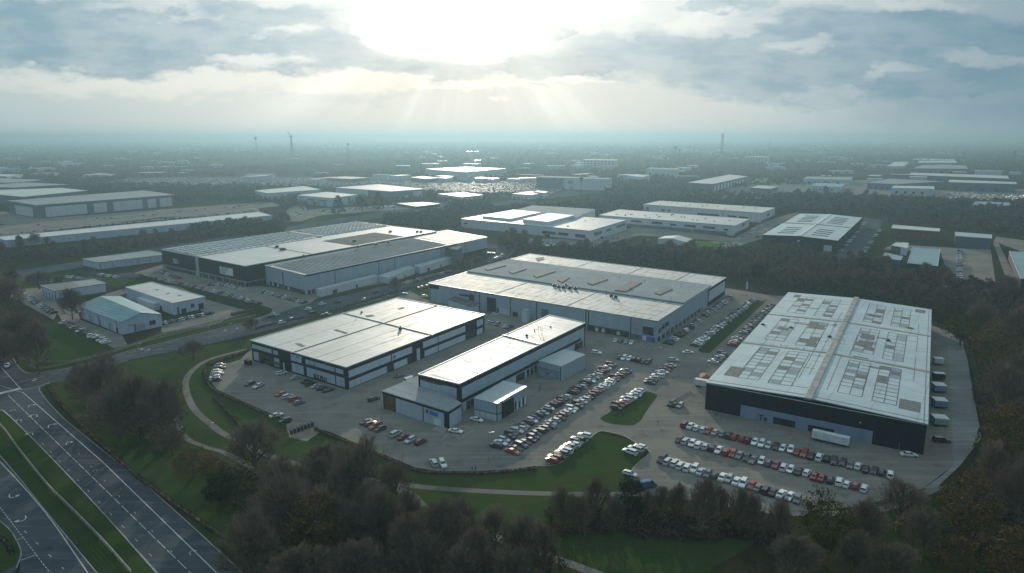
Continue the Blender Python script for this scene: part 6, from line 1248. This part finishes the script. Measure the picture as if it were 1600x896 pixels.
dark = t.m('MULTIPLY', dark, t.m('SUBTRACT', 1, t.m('MULTIPLY', ell(690, 42, 190, 62, 1, 2.0), .55)), clamp=True)
dcol = t.mix(side, (.23, .38, .48), (.15, .28, .38)); dcol = t.mix(t.m('MULTIPLY', glow, .8, clamp=True), dcol, (.55, .66, .69))
tex = t.ramp(t.noise(t.mapping(P0, scale=(1, 3, 1)), .012, 6, .6), .35, .7)
c = t.mix(t.m('MULTIPLY', dark, t.m('ADD', .6, t.m('MULTIPLY', tex, .4)), clamp=True), base, dcol)
c = t.mix(t.m('MULTIPLY', bright, .95, clamp=True), c, t.mix(t.m('MAXIMUM', side, sideL), (1.15, 1.13, 1.05), (.62, .66, .64)))
c = t.mix(1.0, c, t.mix(t.m('MULTIPLY', glow, t.m('ADD', .08, t.m('MULTIPLY', t.ramp(W, 60, 190), .6))), (0, 0, 0), (.6, .59, .56)), 'ADD')
core = t.m('MULTIPLY', t.m('POWER', t.m('SUBTRACT', 1, t.m('MULTIPLY', rs, 5.5), clamp=True), 2.0), t.ramp(W, 95, 150)); c = t.mix(1.0, c, t.mix(core, (0, 0, 0), (4, 3.6, 3)), 'ADD')
# beams fanning down from the opening in the clouds
sp_ = pw(735, -10); du = t.m('SUBTRACT', U, sp_[0]); dw = t.m('SUBTRACT', sp_[1], W); th = t.m('ARCTAN2', du, t.m('MAXIMUM', dw, 1.0))
cb = t.new('ShaderNodeCombineXYZ'); t.l.new(t.m('MULTIPLY', th, 4.2), cb.inputs[0]); beam = t.ramp(t.noise(cb.outputs[0], .55, 3, .55), .42, .72)
fall = t.m('MULTIPLY', t.ramp(dw, 60, 170), t.m('SUBTRACT', 1, t.ramp(rs, .15, .62))); fall = t.m('MULTIPLY', fall, t.m('SUBTRACT', 1.15, t.ramp(dw, 120, 260)))
c = t.mix(1.0, c, t.mix(t.m('MULTIPLY', beam, t.m('MULTIPLY', fall, .24)), (0, 0, 0), (1, .97, .88)), 'ADD')
sm = summ([ell(745, 20, 46, 12, .8, 1.5), ell(803, 44, 36, 15, .8, 1.5), ell(860, 45, 30, 13, .7, 1.5), ell(788, 98, 40, 10, .6, 1.4), ell(870, 98, 80, 14, .6, 1.4)])
c = t.mix(t.m('MULTIPLY', sm, .8, clamp=True), c, (.66, .74, .76))
# the rest of the dome: layered grey cloud
zen = t.ramp(Z, 0, .6); cl = t.ramp(t.noise(t.mapping(dn, scale=(1, 1, 2.5)), 3.0, 5, .6), .38, .62)
rest = t.mix(zen, (.22, .35, .44), (.44, .60, .68)); rest = t.mix(t.m('MULTIPLY', cl, .4), rest, (.52, .64, .70))
rest = t.mix(t.m('MULTIPLY', t.ramp(Y, .1, -.7), t.m('SUBTRACT', 1, t.ramp(Z, .3, .8))), rest, (.12, .21, .31))
high = t.ramp(Z, .24, .42)
c = t.mix(t.m('MULTIPLY', front, t.m('SUBTRACT', 1, high)), rest, c)
c = t.mix(t.m('LESS_THAN', Z, -.002), c, (.12, .15, .16))
sky = t.new('ShaderNodeTexSky'); sky.sky_type = 'NISHITA'; sky.sun_disc = False; sky.sun_elevation = SEL; sky.sun_rotation = SAZ; sky.air_density = 1.2; sky.dust_density = 2.0
bg1 = t.new('ShaderNodeBackground'); t.l.new(sky.outputs[0], bg1.inputs[0]); bg1.inputs[1].default_value = .05
bg2 = t.new('ShaderNodeBackground'); t.l.new(c, bg2.inputs[0]); bg2.inputs[1].default_value = 2 ** -EXPO
mx = t.new('ShaderNodeMixShader'); mx.inputs[0].default_value = .97; t.l.new(bg1.outputs[0], mx.inputs[1]); t.l.new(bg2.outputs[0], mx.inputs[2]); ow = t.new('ShaderNodeOutputWorld'); t.l.new(mx.outputs[0], ow.inputs[0])
w.cycles.sampling_method = 'MANUAL'; w.cycles.sample_map_resolution = 1024
sl = bpy.data.lights.new('sun', 'SUN'); sl.energy = 3.3; sl.angle = math.radians(1.0); sl.color = (1, .88, .70); so = bpy.data.objects.new('sun', sl); COL.objects.link(so)
sd = Vector((math.sin(SAZ) * math.cos(SEL), math.cos(SAZ) * math.cos(SEL), math.sin(SEL))); so.rotation_euler = sd.to_track_quat('Z', 'Y').to_euler(); so.location = (0, 0, 300)
cd = bpy.data.cameras.new('camera'); cd.sensor_width = 36; cd.lens = 36 * F / 1600; cd.clip_end = 200000; cd.clip_start = 1; co = bpy.data.objects.new('camera', cd); COL.objects.link(co); co.location = (0, 0, H); co.rotation_euler = (math.pi / 2 - PIT, 0, 0); SC.camera = co
SC.view_settings.view_transform = 'Standard'; SC.view_settings.look = 'None'; SC.view_settings.gamma = 1; SC.view_settings.exposure = EXPO; SC.view_settings.use_curve_mapping = False
SC.cycles.max_bounces = 5; SC.cycles.diffuse_bounces = 2; SC.cycles.glossy_bounces = 2; SC.cycles.volume_bounces = 1; SC.cycles.transparent_max_bounces = 4; SC.cycles.use_denoising = True; SC.cycles.sample_clamp_indirect = 6
print('things', sum(1 for o in SC.objects if not o.parent), 'objects', len(SC.objects), 'trees', len(TREES), 'cars', len(CARS), 'farcars', len(FARC), 'sun el', math.degrees(SEL))
